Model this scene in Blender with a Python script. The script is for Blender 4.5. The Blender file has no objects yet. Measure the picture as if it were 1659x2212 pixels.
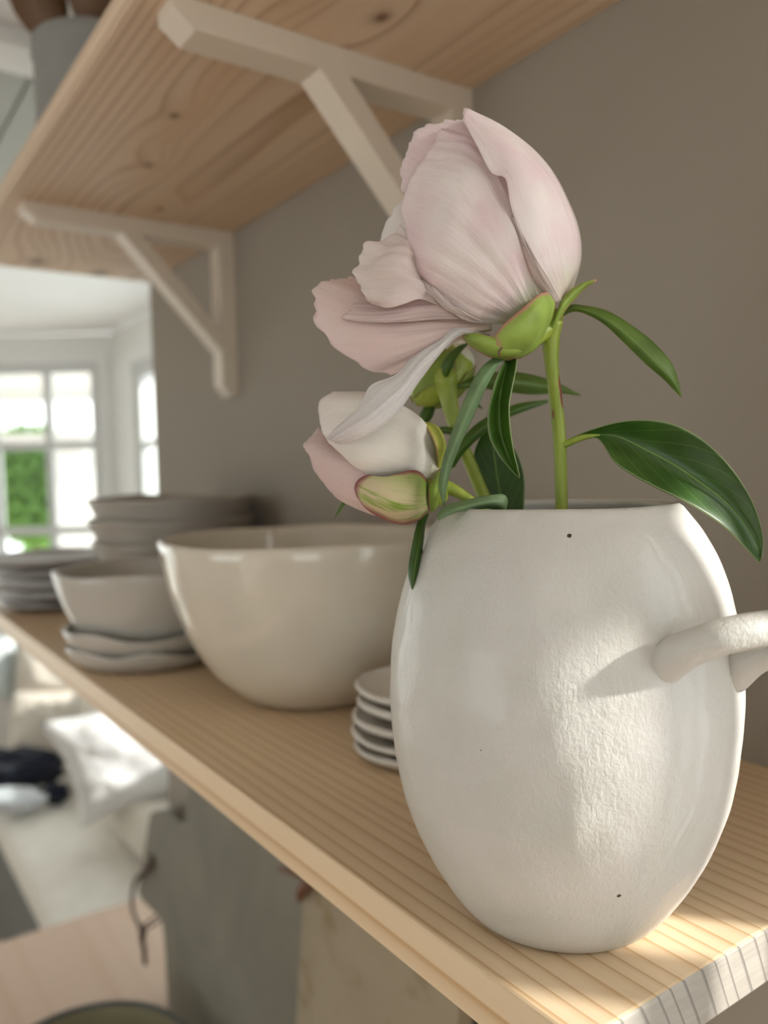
import bpy, bmesh, math, random
import numpy as np
from mathutils import Vector, Matrix, noise

C = bpy.context.scene
COL = C.collection
random.seed(7)

# ------------------------------------------------------------------ camera
F_PX, CX, CY = 1753.85, 829.5, 1106.0          # focal length and centre in pixels of the 1659x2212 frame
ROT = np.array([[0.82090713, -0.04898517, 0.56895688],
                [-0.5706132, -0.0308819, 0.8206381],
                [-0.02262863, -0.99832197, -0.05330275]])   # camera (right, down, forward) -> world
cam_d = bpy.data.cameras.new('camera')
cam = bpy.data.objects.new('camera', cam_d)
COL.objects.link(cam)
cam_d.sensor_fit = 'VERTICAL'
cam_d.sensor_height = 34.6
cam_d.sensor_width = 34.6 * 1659 / 2212
cam_d.lens = 34.6 * F_PX / 2212
cam_d.clip_start = 0.01
M3 = Matrix([list(ROT[:, 0]), list(-ROT[:, 1]), list(-ROT[:, 2])]).transposed()
cam.matrix_world = M3.to_4x4()
cam_d.dof.use_dof = True
cam_d.dof.focus_distance = 0.242
cam_d.dof.aperture_fstop = 7.6
C.camera = cam

# ------------------------------------------------------------------ sky, sun, exposure
w = bpy.data.worlds.new('sky')
C.world = w
w.use_nodes = True
bg = w.node_tree.nodes['Background']
bg.inputs[0].default_value = (0.97, 0.985, 1.0, 1)
bg.inputs[1].default_value = 2.7
sun_d = bpy.data.lights.new('sun', 'SUN')
sun = bpy.data.objects.new('sun', sun_d)
COL.objects.link(sun)
SUN_AZ, SUN_EL = math.radians(140), math.radians(24)
sdir = Vector((math.sin(SUN_AZ) * math.cos(SUN_EL), math.cos(SUN_AZ) * math.cos(SUN_EL), math.sin(SUN_EL)))
sun.rotation_euler = sdir.to_track_quat('Z', 'Y').to_euler()
sun.location = sdir * 6
sun_d.energy = 7.0
sun_d.color = (1.0, 0.94, 0.905)
sun_d.angle = math.radians(1.6)
C.view_settings.view_transform = 'Standard'
C.view_settings.look = 'None'
C.view_settings.gamma = 1
C.view_settings.exposure = 0.35
C.view_settings.use_curve_mapping = False
C.cycles.max_bounces = 8
C.cycles.diffuse_bounces = 5
C.cycles.use_denoising = True


# ------------------------------------------------------------------ helpers: geometry
def ray(px, py):
    return ROT @ np.array([px - CX, py - CY, F_PX])


def at(px, py, depth):
    """world point seen in direction (px, py) at a distance along the viewing axis, in metres"""
    return Vector(ray(px, py) * (depth / F_PX))


def on_plane(px, py, p, n):
    d = Vector(ray(px, py))
    return d * (Vector(p).dot(Vector(n)) / d.dot(Vector(n)))


def link_mesh(name, me, mat=None, parent=None, smooth=True):
    o = bpy.data.objects.new(name, me)
    COL.objects.link(o)
    if mat is not None:
        me.materials.append(mat)
    if smooth:
        for p in me.polygons:
            p.use_smooth = True
    if parent is not None:
        o.parent = parent
        me.transform(Matrix.Translation(-parent.location) if parent.rotation_euler.to_quaternion().angle < 1e-6
                     else parent_matrix(parent).inverted())
    return o


def parent_matrix(p):
    return Matrix.LocRotScale(p.location, p.rotation_euler, None)


def obj(name, bm, mat=None, parent=None, smooth=False):
    me = bpy.data.meshes.new(name)
    bmesh.ops.recalc_face_normals(bm, faces=bm.faces)
    bm.to_mesh(me)
    bm.free()
    o = link_mesh(name, me, mat, parent, smooth)
    return o


def tag(o, label=None, cat=None, group=None, kind=None):
    if label: o['label'] = label
    if cat: o['category'] = cat
    if group: o['group'] = group
    if kind: o['kind'] = kind
    return o


def thing(name, label, cat, loc=(0, 0, 0), group=None):
    o = bpy.data.objects.new(name, None)
    o.empty_display_size = 0.02
    COL.objects.link(o)
    o.location = loc
    return tag(o, label, cat, group)


def struct(o):
    o['kind'] = 'structure'
    return o


def box(bm, x0, x1, y0, y1, z0, z1, bevel=0.0, seg=2):
    r = bmesh.ops.create_cube(bm, size=1)
    vs = r['verts']
    for v in vs:
        v.co = Vector((x0 + (v.co.x + .5) * (x1 - x0), y0 + (v.co.y + .5) * (y1 - y0), z0 + (v.co.z + .5) * (z1 - z0)))
    if bevel:
        es = list({e for v in vs for e in v.link_edges})
        bmesh.ops.bevel(bm, geom=es, offset=bevel, segments=seg, affect='EDGES', profile=.5)
    return bm


def box_obj(name, b, mat, parent=None, bevel=0.0):
    bm = bmesh.new()
    box(bm, *b, bevel=bevel)
    return obj(name, bm, mat, parent)


def prism(bm, pts, ext):
    """polygon (list of Vector) extruded by the vector ext"""
    a = [bm.verts.new(p) for p in pts]
    b = [bm.verts.new(Vector(p) + Vector(ext)) for p in pts]
    n = len(pts)
    bm.faces.new(a)
    bm.faces.new(b[::-1])
    for i in range(n):
        bm.faces.new((a[i], a[(i + 1) % n], b[(i + 1) % n], b[i]))
    return bm


def bevel_all(bm, off, seg=2, ang=0.5):
    es = [e for e in bm.edges if len(e.link_faces) == 2 and e.calc_face_angle(0) > ang]
    bmesh.ops.bevel(bm, geom=es, offset=off, segments=seg, affect='EDGES', profile=.5)


def cr(pts, n):
    """Catmull-Rom resample of a list of points to n samples (uniform in parameter)"""
    P = np.array(pts, float)
    m = len(P)
    P = np.vstack([2 * P[0] - P[1], P, 2 * P[-1] - P[-2]])
    out = []
    for t in np.linspace(0, m - 1, n):
        i = min(int(t), m - 2)
        u = t - i
        a, b, c, d = P[i], P[i + 1], P[i + 2], P[i + 3]
        out.append(.5 * (2 * b + (c - a) * u + (2 * a - 5 * b + 4 * c - d) * u * u + (3 * b - a - 3 * c + d) * u ** 3))
    return np.array(out)


def arc_cr(pts, n):
    """the same, spaced evenly along the curve"""
    q = cr(pts, 60)
    s = np.concatenate([[0], np.cumsum(np.linalg.norm(np.diff(q, axis=0), axis=1))])
    t = np.linspace(0, s[-1], n)
    return np.stack([np.interp(t, s, q[:, k]) for k in range(q.shape[1])], 1)


def loft(name, curves, mat, parent, nu=26, nv=34, rough=0.0, rfreq=60, wr=0.0, wfreq=14, jag=0.0, thick=0.00025, seed=0, even=True):
    """surface through world-space curves; u runs across them, v along them (base to tip)"""
    L = [arc_cr(c, nv) if even else cr(c, nv) for c in curves]
    G = np.stack([cr([l[j] for l in L], nu) for j in range(nv)], 0)      # nv, nu, 3
    rnd = random.Random(seed)
    so = Vector((rnd.uniform(-50, 50), rnd.uniform(-50, 50), rnd.uniform(-50, 50)))
    # ragged tip
    if jag:
        for i in range(nu):
            u = i / (nu - 1)
            k = (noise.noise(Vector((u * 9, 0, 0)) + so) + .6 * noise.noise(Vector((u * 23, 3, 0)) + so)) * jag
            for j in range(nv):
                v = j / (nv - 1)
                d = G[j, i] - G[max(j - 3, 0), i]
                ln = np.linalg.norm(d) + 1e-9
                G[j, i] = G[j, i] + d / ln * k * max(0, (v - .6) / .4) ** 2
    gu = np.gradient(G, axis=1)
    gv = np.gradient(G, axis=0)
    N = np.cross(gu, gv)
    N /= (np.linalg.norm(N, axis=2, keepdims=True) + 1e-12)
    if rough or wr:
        for j in range(nv):
            v = j / (nv - 1)
            for i in range(nu):
                u = i / (nu - 1)
                d = 0
                if rough:
                    d += rough * noise.noise(Vector(G[j, i]) * rfreq + so) * (.25 + .75 * v)
                if wr:
                    d += wr * noise.noise(Vector((u * wfreq, v * 1.8, 0)) + so) * min(1, v * 2.5)
                G[j, i] = G[j, i] + N[j, i] * d
    me = bpy.data.meshes.new(name)
    vs = G.reshape(-1, 3)
    fs = [(j * nu + i, j * nu + i + 1, (j + 1) * nu + i + 1, (j + 1) * nu + i) for j in range(nv - 1) for i in range(nu - 1)]
    me.from_pydata([tuple(v) for v in vs], [], fs)
    uv = me.uv_layers.new(name='UVMap')
    for lp in me.loops:
        k = lp.vertex_index
        uv.data[lp.index].uv = ((k % nu) / (nu - 1), (k // nu) / (nv - 1))
    o = link_mesh(name, me, mat, parent)
    if thick:
        m = o.modifiers.new('solid', 'SOLIDIFY')
        m.thickness = thick
        m.offset = 0
    return o


def tube(bm, pts, radii, n=12, cap=True, samples=30):
    """round tube along world points with varying radius"""
    q = cr([list(p) + [r] for p, r in zip(pts, radii)], samples)
    rings = []
    up = Vector((0.3, 0.5, 0.8))
    prevx = None
    for i in range(len(q)):
        p = Vector(q[i, :3])
        t = Vector(q[min(i + 1, len(q) - 1), :3]) - Vector(q[max(i - 1, 0), :3])
        t.normalize()
        x = (prevx if prevx is not None else up)
        x = (x - t * x.dot(t)).normalized()
        prevx = x
        y = t.cross(x)
        rings.append([bm.verts.new(p + (x * math.cos(a) + y * math.sin(a)) * q[i, 3])
                      for a in [2 * math.pi * k / n for k in range(n)]])
    for a, b in zip(rings, rings[1:]):
        for k in range(n):
            bm.faces.new((a[k], a[(k + 1) % n], b[(k + 1) % n], b[k]))
    if cap:
        bm.faces.new(rings[0][::-1])
        bm.faces.new(rings[-1])
    return bm


def lathe(name, prof, c, mat, parent=None, n=72, wob=0.0, wfreq=1.2, rimw=0.0, rimz=None, seed=0, lean=(0, 0), local=False):
    """surface of revolution; prof = list of (r, z); the point list runs outside up, then inside down"""
    rnd = random.Random(seed)
    so = Vector((rnd.uniform(-90, 90), rnd.uniform(-90, 90), 0))
    bm = bmesh.new()
    rings = []
    zs = [p[1] for p in prof]
    zmin, zmax = min(zs), max(zs)
    for r, z in prof:
        ring = []
        for k in range(n):
            a = 2 * math.pi * k / n
            h = (z - zmin) / (zmax - zmin + 1e-9)
            rr = r * (1 + wob * noise.noise(Vector((math.cos(a) * wfreq, math.sin(a) * wfreq, z * 14)) + so))
            zz = z + rimw * h * h * noise.noise(Vector((math.cos(a) * 1.5, math.sin(a) * 1.5, 7.7)) + so)
            ring.append(bm.verts.new((c[0] + lean[0] * (z - zmin) + rr * math.cos(a), c[1] + lean[1] * (z - zmin) + rr * math.sin(a), zz)))
        rings.append(ring)
    for a, b in zip(rings, rings[1:]):
        for k in range(n):
            bm.faces.new((a[k], a[(k + 1) % n], b[(k + 1) % n], b[k]))
    bm.faces.new(rings[0][::-1])
    bm.faces.new(rings[-1])
    return obj(name, bm, mat, parent, smooth=True)


def smooth_profile(pts, n=26):
    return [tuple(p) for p in arc_cr(pts, n)]


def bowl_profile(pts, th, foot=0.0):
    """outer points bottom to rim -> closed wall of thickness th"""
    o = smooth_profile(pts, 22)
    inn = []
    for i, (r, z) in enumerate(o):
        a = o[max(i - 1, 0)]
        b = o[min(i + 1, len(o) - 1)]
        t = Vector((b[0] - a[0], b[1] - a[1])).normalized()
        inn.append((max(r - t.y * th, 0.0004), z + t.x * th))
    inn = [p for p in inn if p[1] >= o[0][1] + th * .8]
    rim = [((o[-1][0] * .72 + inn[-1][0] * .28), o[-1][1] + th * .42), (o[-1][0] * .28 + inn[-1][0] * .72, o[-1][1] + th * .42)]
    body = [(0.001, o[0][1])] + o + rim + inn[::-1]
    body.append((0.001, inn[0][1]))
    return body


# ------------------------------------------------------------------ helpers: materials
def new_mat(name):
    m = bpy.data.materials.new(name)
    m.use_nodes = True
    nt = m.node_tree
    return m, nt, nt.nodes['Principled BSDF']


def N(nt, kind, **kw):
    n = nt.nodes.new(kind)
    for k, v in kw.items():
        setattr(n, k, v)
    return n


def inp(nt, node, i, val):
    if isinstance(val, bpy.types.NodeSocket):
        nt.links.new(val, node.inputs[i])
    else:
        node.inputs[i].default_value = val


def math_n(nt, op, a, b=None, c=None):
    n = N(nt, 'ShaderNodeMath', operation=op)
    inp(nt, n, 0, a)
    if b is not None: inp(nt, n, 1, b)
    if c is not None: inp(nt, n, 2, c)
    return n.outputs[0]


def ramp(nt, fac, stops):
    n = N(nt, 'ShaderNodeValToRGB')
    e = n.color_ramp.elements
    while len(e) < len(stops): e.new(0.5)
    for k, (p, c) in enumerate(stops):
        e[k].position = p
        e[k].color = (*c, 1)
    nt.links.new(fac, n.inputs[0])
    return n.outputs[0]


def mix(nt, fac, a, b, mode='MIX'):
    n = N(nt, 'ShaderNodeMix', data_type='RGBA', blend_type=mode)
    inp(nt, n, 0, fac)
    inp(nt, n, 6, a if isinstance(a, bpy.types.NodeSocket) else (*a, 1))
    inp(nt, n, 7, b if isinstance(b, bpy.types.NodeSocket) else (*b, 1))
    return n.outputs[2]


def coords(nt, scale=(1, 1, 1), which='Object', loc=(0, 0, 0)):
    t = N(nt, 'ShaderNodeTexCoord')
    mp = N(nt, 'ShaderNodeMapping')
    mp.inputs['Scale'].default_value = scale
    mp.inputs['Location'].default_value = loc
    nt.links.new(t.outputs[which], mp.inputs[0])
    return mp.outputs[0]


def noise_t(nt, vec, scale, detail=3, rough=.5, dist=0.0):
    n = N(nt, 'ShaderNodeTexNoise')
    n.inputs['Scale'].default_value = scale
    n.inputs['Detail'].default_value = detail
    n.inputs['Roughness'].default_value = rough
    n.inputs['Distortion'].default_value = dist
    nt.links.new(vec, n.inputs['Vector'])
    return n.outputs[0]


def bump(nt, bsdf, height, strength=.3, dist=.001):
    n = N(nt, 'ShaderNodeBump')
    n.inputs['Strength'].default_value = strength
    n.inputs['Distance'].default_value = dist
    nt.links.new(height, n.inputs['Height'])
    nt.links.new(n.outputs[0], bsdf.inputs['Normal'])
    return n


def plain(name, col, rough=.6, var=.06, scale=12, bscale=0, bstr=.2, bdist=.001, spec=.5, coat=0):
    m, nt, b = new_mat(name)
    v = coords(nt)
    f = noise_t(nt, v, scale, 4)
    lo = tuple(c * (1 - var) for c in col)
    hi = tuple(min(1, c * (1 + var)) for c in col)
    nt.links.new(ramp(nt, f, [(.3, lo), (.7, hi)]), b.inputs['Base Color'])
    b.inputs['Roughness'].default_value = rough
    b.inputs['Specular IOR Level'].default_value = spec
    b.inputs['Coat Weight'].default_value = coat
    if bscale:
        bump(nt, b, noise_t(nt, v, bscale, 4), bstr, bdist)
    return m


def pine(name, pith=(-.05, -.25), spacing=.0052, light=(.70, .50, .31), dark=(.50, .30, .155), knots=(), rough=.5, wander=.004, contrast=1.0, end=None):
    """boards sawn along Y: growth rings round a pith line (x, z), knots at (x, y, radius)"""
    m, nt, b = new_mat(name)
    t = N(nt, 'ShaderNodeTexCoord')
    s = N(nt, 'ShaderNodeSeparateXYZ')
    nt.links.new(t.outputs['Object'], s.inputs[0])
    X, Y, Z = s.outputs
    v1 = coords(nt, (14, 1.6, 14))
    w1 = math_n(nt, 'MULTIPLY', math_n(nt, 'SUBTRACT', noise_t(nt, v1, 1.0, 2), .5), wander * 2.2)
    dx = math_n(nt, 'SUBTRACT', X, pith[0])
    dz = math_n(nt, 'SUBTRACT', Z, pith[1])
    rho = math_n(nt, 'SQRT', math_n(nt, 'ADD', math_n(nt, 'MULTIPLY', dx, dx), math_n(nt, 'MULTIPLY', dz, dz)))
    rho = math_n(nt, 'ADD', rho, w1)
    spot = None
    for kx, ky, kr in knots:
        ex = math_n(nt, 'SUBTRACT', X, kx)
        ey = math_n(nt, 'MULTIPLY', math_n(nt, 'SUBTRACT', Y, ky), .38)
        d2 = math_n(nt, 'ADD', math_n(nt, 'MULTIPLY', ex, ex), math_n(nt, 'MULTIPLY', ey, ey))
        g = math_n(nt, 'POWER', 2.718, math_n(nt, 'MULTIPLY', d2, -1 / (2 * (kr * 2.6) ** 2)))
        rho = math_n(nt, 'ADD', rho, math_n(nt, 'MULTIPLY', g, kr * 2.0))
        ey2 = math_n(nt, 'SUBTRACT', Y, ky)
        d3 = math_n(nt, 'ADD', math_n(nt, 'MULTIPLY', ex, ex), math_n(nt, 'MULTIPLY', ey2, math_n(nt, 'MULTIPLY', ey2, .5)))
        g2 = math_n(nt, 'POWER', 2.718, math_n(nt, 'MULTIPLY', d3, -1 / (2 * (kr * .62) ** 2)))
        spot = g2 if spot is None else math_n(nt, 'MAXIMUM', spot, g2)
    ph = math_n(nt, 'DIVIDE', rho, spacing)
    ph = math_n(nt, 'ADD', ph, math_n(nt, 'MULTIPLY', math_n(nt, 'SINE', math_n(nt, 'MULTIPLY', ph, 1.7)), .14))
    fr = math_n(nt, 'FRACT', ph)
    mid = tuple(a * .72 + d * .28 for a, d in zip(light, dark))
    ring = ramp(nt, fr, [(0.0, light), (.45, light), (.74, mid), (.90, dark), (.97, light)])
    fib = noise_t(nt, coords(nt, (420, 9, 420)), 1.0, 3, .6)
    c = mix(nt, math_n(nt, 'MULTIPLY', math_n(nt, 'SUBTRACT', fib, .35), .55), ring, tuple(x * .80 for x in light))
    big = noise_t(nt, coords(nt, (16, 2.2, 16), loc=(3, 1, 2)), 1.0, 2)
    c = mix(nt, ramp_f(nt, big, .42, .72), c, tuple(x * y for x, y in zip(light, (.90, .82, .72))), 'MIX') if contrast > 1 else c
    if end:
        ge = N(nt, 'ShaderNodeNewGeometry')
        sn = N(nt, 'ShaderNodeSeparateXYZ')
        nt.links.new(ge.outputs['Normal'], sn.inputs[0])
        isend = math_n(nt, 'GREATER_THAN', math_n(nt, 'ABSOLUTE', sn.outputs[1]), .8)
        saw = noise_t(nt, coords(nt, (60, 10, 900)), 1.0, 2)
        ec = mix(nt, ramp_f(nt, fr, .80, .92), mix(nt, ramp_f(nt, saw, .45, .62), end, tuple(x * 1.12 for x in end)), tuple(x * .58 for x in end))
        c = mix(nt, isend, c, ec)
    if spot is not None:
        c = mix(nt, math_n(nt, 'MULTIPLY', spot, .92), c, (.13, .055, .022))
    nt.links.new(c, b.inputs['Base Color'])
    b.inputs['Roughness'].default_value = rough
    b.inputs['Specular IOR Level'].default_value = .35
    h = math_n(nt, 'ADD', fib, math_n(nt, 'MULTIPLY', fr, .5))
    bump(nt, b, h, .16, .0004)
    return m


def ramp_f(nt, fac, a, b):
    n = N(nt, 'ShaderNodeMapRange')
    nt.links.new(fac, n.inputs[0])
    n.inputs[1].default_value = a
    n.inputs[2].default_value = b
    return n.outputs[0]


def uv_nodes(nt):
    t = N(nt, 'ShaderNodeTexCoord')
    s = N(nt, 'ShaderNodeSeparateXYZ')
    nt.links.new(t.outputs['UV'], s.inputs[0])
    return t.outputs['UV'], s.outputs[0], s.outputs[1]


def petal_mat(name, base, mid, tip, pink, pink_amt=.5, trans=.35, vein=.5):
    m, nt, b = new_mat(name)
    UV, U, V = uv_nodes(nt)
    body = ramp(nt, V, [(0.0, base), (.22, mid), (.75, mid), (1.0, tip)])
    blot = noise_t(nt, coords(nt, (55, 55, 55)), 1.0, 3)
    c = mix(nt, math_n(nt, 'MULTIPLY', ramp_f(nt, blot, .42, .68), pink_amt), body, pink)
    mp = N(nt, 'ShaderNodeMapping')
    mp.inputs['Scale'].default_value = (30, 2.2, 1)
    nt.links.new(UV, mp.inputs[0])
    vn = noise_t(nt, mp.outputs[0], 1.0, 3, .55)
    c = mix(nt, math_n(nt, 'MULTIPLY', ramp_f(nt, vn, .5, .75), .16), c, tuple(x * .86 for x in pink))
    nt.links.new(c, b.inputs['Base Color'])
    b.inputs['Roughness'].default_value = .55
    b.inputs['Specular IOR Level'].default_value = .3
    b.inputs['Sheen Weight'].default_value = .12
    mp2 = N(nt, 'ShaderNodeMapping')
    mp2.inputs['Scale'].default_value = (85, 7, 1)
    nt.links.new(UV, mp2.inputs[0])
    fine = noise_t(nt, mp2.outputs[0], 1.0, 4, .6, .3)
    soft = noise_t(nt, coords(nt, (150, 150, 150)), 1.0, 3, .5, .6)
    hh = math_n(nt, 'ADD', math_n(nt, 'ADD', vn, math_n(nt, 'MULTIPLY', fine, .35)), math_n(nt, 'MULTIPLY', soft, 1.1))
    bp = bump(nt, b, hh, vein, .0009)
    tr = N(nt, 'ShaderNodeBsdfTranslucent')
    nt.links.new(c, tr.inputs[0])
    nt.links.new(bp.outputs[0], tr.inputs['Normal'])
    ms = N(nt, 'ShaderNodeMixShader')
    ms.inputs[0].default_value = trans
    out = nt.nodes['Material Output']
    nt.links.new(b.outputs[0], ms.inputs[1])
    nt.links.new(tr.outputs[0], ms.inputs[2])
    nt.links.new(ms.outputs[0], out.inputs[0])
    return m


def leaf_mat(name, col, vein=(.22, .34, .06), edge=None, rough=.38, trans=.25, nside=7):
    m, nt, b = new_mat(name)
    UV, U, V = uv_nodes(nt)
    du = math_n(nt, 'ABSOLUTE', math_n(nt, 'SUBTRACT', U, .5))
    midrib = math_n(nt, 'LESS_THAN', du, .014)
    ph = math_n(nt, 'FRACT', math_n(nt, 'MULTIPLY', math_n(nt, 'SUBTRACT', V, math_n(nt, 'MULTIPLY', du, .75)), nside))
    side = math_n(nt, 'LESS_THAN', math_n(nt, 'ABSOLUTE', math_n(nt, 'SUBTRACT', ph, .5)), .028)
    n1 = noise_t(nt, coords(nt, (90, 90, 90)), 1.0, 4)
    c = ramp(nt, n1, [(.3, tuple(x * .75 for x in col)), (.7, tuple(x * 1.25 for x in col))])
    c = mix(nt, math_n(nt, 'MULTIPLY', side, .35), c, vein)
    c = mix(nt, math_n(nt, 'MULTIPLY', midrib, .9), c, vein)
    if edge:
        c = mix(nt, math_n(nt, 'MULTIPLY', math_n(nt, 'GREATER_THAN', du, .487), .75), c, edge)
    nt.links.new(c, b.inputs['Base Color'])
    b.inputs['Roughness'].default_value = rough
    hgt = math_n(nt, 'ADD', math_n(nt, 'MULTIPLY', math_n(nt, 'ADD', side, math_n(nt, 'MULTIPLY', midrib, 1.5)), -.6), n1)
    bump(nt, b, hgt, .25, .0004)
    tr = N(nt, 'ShaderNodeBsdfTranslucent')
    nt.links.new(mix(nt, 1.0, c, (1.6, 1.5, .5), 'MULTIPLY'), tr.inputs[0])
    ms = N(nt, 'ShaderNodeMixShader')
    ms.inputs[0].default_value = trans
    nt.links.new(b.outputs[0], ms.inputs[1])
    nt.links.new(tr.outputs[0], ms.inputs[2])
    nt.links.new(ms.outputs[0], nt.nodes['Material Output'].inputs[0])
    return m


def sepal_mat(name, green, rim, stripe=None, rimw=.10):
    m, nt, b = new_mat(name)
    UV, U, V = uv_nodes(nt)
    n1 = noise_t(nt, coords(nt, (120, 120, 120)), 1.0, 4)
    c = ramp(nt, n1, [(.3, tuple(x * .8 for x in green)), (.7, tuple(x * 1.2 for x in green))])
    if stripe:
        mp = N(nt, 'ShaderNodeMapping')
        mp.inputs['Scale'].default_value = (7, 1.1, 1)
        nt.links.new(UV, mp.inputs[0])
        st = noise_t(nt, mp.outputs[0], 1.0, 3, .6, .4)
        side = ramp_f(nt, U, .75, .15)
        f = math_n(nt, 'MULTIPLY', ramp_f(nt, st, .38, .5), math_n(nt, 'MINIMUM', math_n(nt, 'ADD', side, ramp_f(nt, V, .3, 1.0)), 1.0))
        c = mix(nt, f, c, stripe)
    du = math_n(nt, 'SUBTRACT', .5, math_n(nt, 'ABSOLUTE', math_n(nt, 'SUBTRACT', U, .5)))
    e = math_n(nt, 'MINIMUM', math_n(nt, 'SUBTRACT', 1.0, V), math_n(nt, 'MULTIPLY', du, .8))
    wob = math_n(nt, 'MULTIPLY', math_n(nt, 'SUBTRACT', n1, .5), .12)
    rimf = ramp_f(nt, math_n(nt, 'ADD', e, wob), rimw, rimw * .25)
    c = mix(nt, math_n(nt, 'MULTIPLY', rimf, .85), c, rim)
    nt.links.new(c, b.inputs['Base Color'])
    b.inputs['Roughness'].default_value = .55
    b.inputs['Subsurface Weight'].default_value = 0.0
    bump(nt, b, n1, .15, .0003)
    tr = N(nt, 'ShaderNodeBsdfTranslucent')
    nt.links.new(c, tr.inputs[0])
    ms = N(nt, 'ShaderNodeMixShader')
    ms.inputs[0].default_value = .18
    nt.links.new(b.outputs[0], ms.inputs[1])
    nt.links.new(tr.outputs[0], ms.inputs[2])
    nt.links.new(ms.outputs[0], nt.nodes['Material Output'].inputs[0])
    return m


def vase_mat():
    m, nt, b = new_mat('vase_glaze')
    v = coords(nt)
    big = noise_t(nt, v, 26, 4, .55)
    c = ramp(nt, big, [(.32, (.555, .545, .495)), (.5, (.60, .58, .54)), (.7, (.625, .595, .565))])
    # fine iron specks
    vo = N(nt, 'ShaderNodeTexVoronoi')
    vo.inputs['Scale'].default_value = 95
    nt.links.new(v, vo.inputs['Vector'])
    keep = N(nt, 'ShaderNodeSeparateColor')
    nt.links.new(vo.outputs['Color'], keep.inputs[0])
    sp = math_n(nt, 'MULTIPLY', math_n(nt, 'LESS_THAN', vo.outputs['Distance'], .028), math_n(nt, 'GREATER_THAN', keep.outputs[0], .72))
    c = mix(nt, math_n(nt, 'MULTIPLY', sp, .75), c, (.10, .07, .05))
    for (p, r) in VASE_SPECKS:
        vm = N(nt, 'ShaderNodeVectorMath', operation='DISTANCE')
        nt.links.new(v, vm.inputs[0])
        vm.inputs[1].default_value = p
        c = mix(nt, math_n(nt, 'LESS_THAN', math_n(nt, 'ADD', vm.outputs['Value'], math_n(nt, 'MULTIPLY', math_n(nt, 'SUBTRACT', noise_t(nt, v, 900, 1), .5), .0009)), r), c, (.035, .018, .012))
    nt.links.new(c, b.inputs['Base Color'])
    b.inputs['Roughness'].default_value = .42
    b.inputs['Specular IOR Level'].default_value = .45
    b.inputs['Coat Weight'].default_value = .32
    b.inputs['Coat Roughness'].default_value = .10
    grain = noise_t(nt, v, 620, 5, .62)
    fib = noise_t(nt, coords(nt, (900, 900, 380)), 1.0, 3, .6, .8)
    lump = noise_t(nt, v, 75, 3, .5)
    h = math_n(nt, 'ADD', math_n(nt, 'ADD', grain, math_n(nt, 'MULTIPLY', fib, .7)), math_n(nt, 'MULTIPLY', lump, 2.6))
    bump(nt, b, h, .5, .0006)
    return m


def glaze(name, col, rough=.22, coat=.35, var=.05, bscale=30):
    m = plain(name, col, rough, var, 18, bscale, .10, .001, .5, coat)
    m.node_tree.nodes['Principled BSDF'].inputs['Coat Roughness'].default_value = .08
    return m


def fabric(name, col, stripe=None, per=.012, axis=0, rough=.9, weave=260, crease=0.0):
    m, nt, b = new_mat(name)
    t = N(nt, 'ShaderNodeTexCoord')
    s = N(nt, 'ShaderNodeSeparateXYZ')
    nt.links.new(t.outputs['Object'], s.inputs[0])
    n1 = noise_t(nt, coords(nt), 18, 4)
    c = ramp(nt, n1, [(.3, tuple(x * .93 for x in col)), (.7, tuple(min(1, x * 1.05) for x in col))])
    if stripe:
        fr = math_n(nt, 'FRACT', math_n(nt, 'DIVIDE', s.outputs[axis], per))
        c = mix(nt, math_n(nt, 'MULTIPLY', math_n(nt, 'LESS_THAN', fr, .35), .8), c, stripe)
    nt.links.new(c, b.inputs['Base Color'])
    b.inputs['Roughness'].default_value = rough
    b.inputs['Specular IOR Level'].default_value = .15
    b.inputs['Sheen Weight'].default_value = .2
    h = noise_t(nt, coords(nt), weave, 2)
    if crease:
        h = math_n(nt, 'ADD', h, math_n(nt, 'MULTIPLY', noise_t(nt, coords(nt), 9, 3, .5, 1.5), crease))
    bump(nt, b, h, .4, .004)
    return m


def stone(name, a, b_, spots=None, scale=14, rough=.65):
    m, nt, b = new_mat(name)
    v = coords(nt)
    n1 = noise_t(nt, v, scale, 5, .6, .6)
    c = ramp(nt, n1, [(.3, a), (.7, b_)])
    if spots:
        n2 = noise_t(nt, coords(nt, loc=(5, 2, 8)), scale * 2.6, 3, .5)
        c = mix(nt, math_n(nt, 'MULTIPLY', ramp_f(nt, n2, .56, .70), .65), c, spots)
    nt.links.new(c, b.inputs['Base Color'])
    b.inputs['Roughness'].default_value = rough
    bump(nt, b, n1, .1, .001)
    return m


# ------------------------------------------------------------------ main measures (metres, camera at the origin)
X_WALL = .3743            # the wall the shelves hang on
X_FRONT = .155            # front edge of the lower shelf
Z_SHELF = -.15            # its top
Z_UP = .2536              # underside of the upper shelf
Y_END = 1.076             # where the wall ends
Z_FLOOR, Z_CEIL = -1.47, .515
Z_TABLE = -.72

VASE_C = Vector((.2029, .1902, Z_SHELF))
D_F = .268                # distance of the main bloom along the viewing axis


def mm(px, py, dd):
    return at(px, py, D_F + dd * .001)


VASE_SPECKS = []


def vase_hit(px, py):
    """first point of the (mean) vase wall seen at a pixel"""
    d = ray(px, py)
    for t in np.linspace(.16, .30, 1400):
        p = d * (t / F_PX)
        r = math.hypot(p[0] - VASE_C.x, p[1] - VASE_C.y)
        if -.15 < p[2] < -.0135 and r < np.interp(p[2], VZ, VR):
            return Vector(p) - VASE_C
    return Vector((0, 0, 0))


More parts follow.
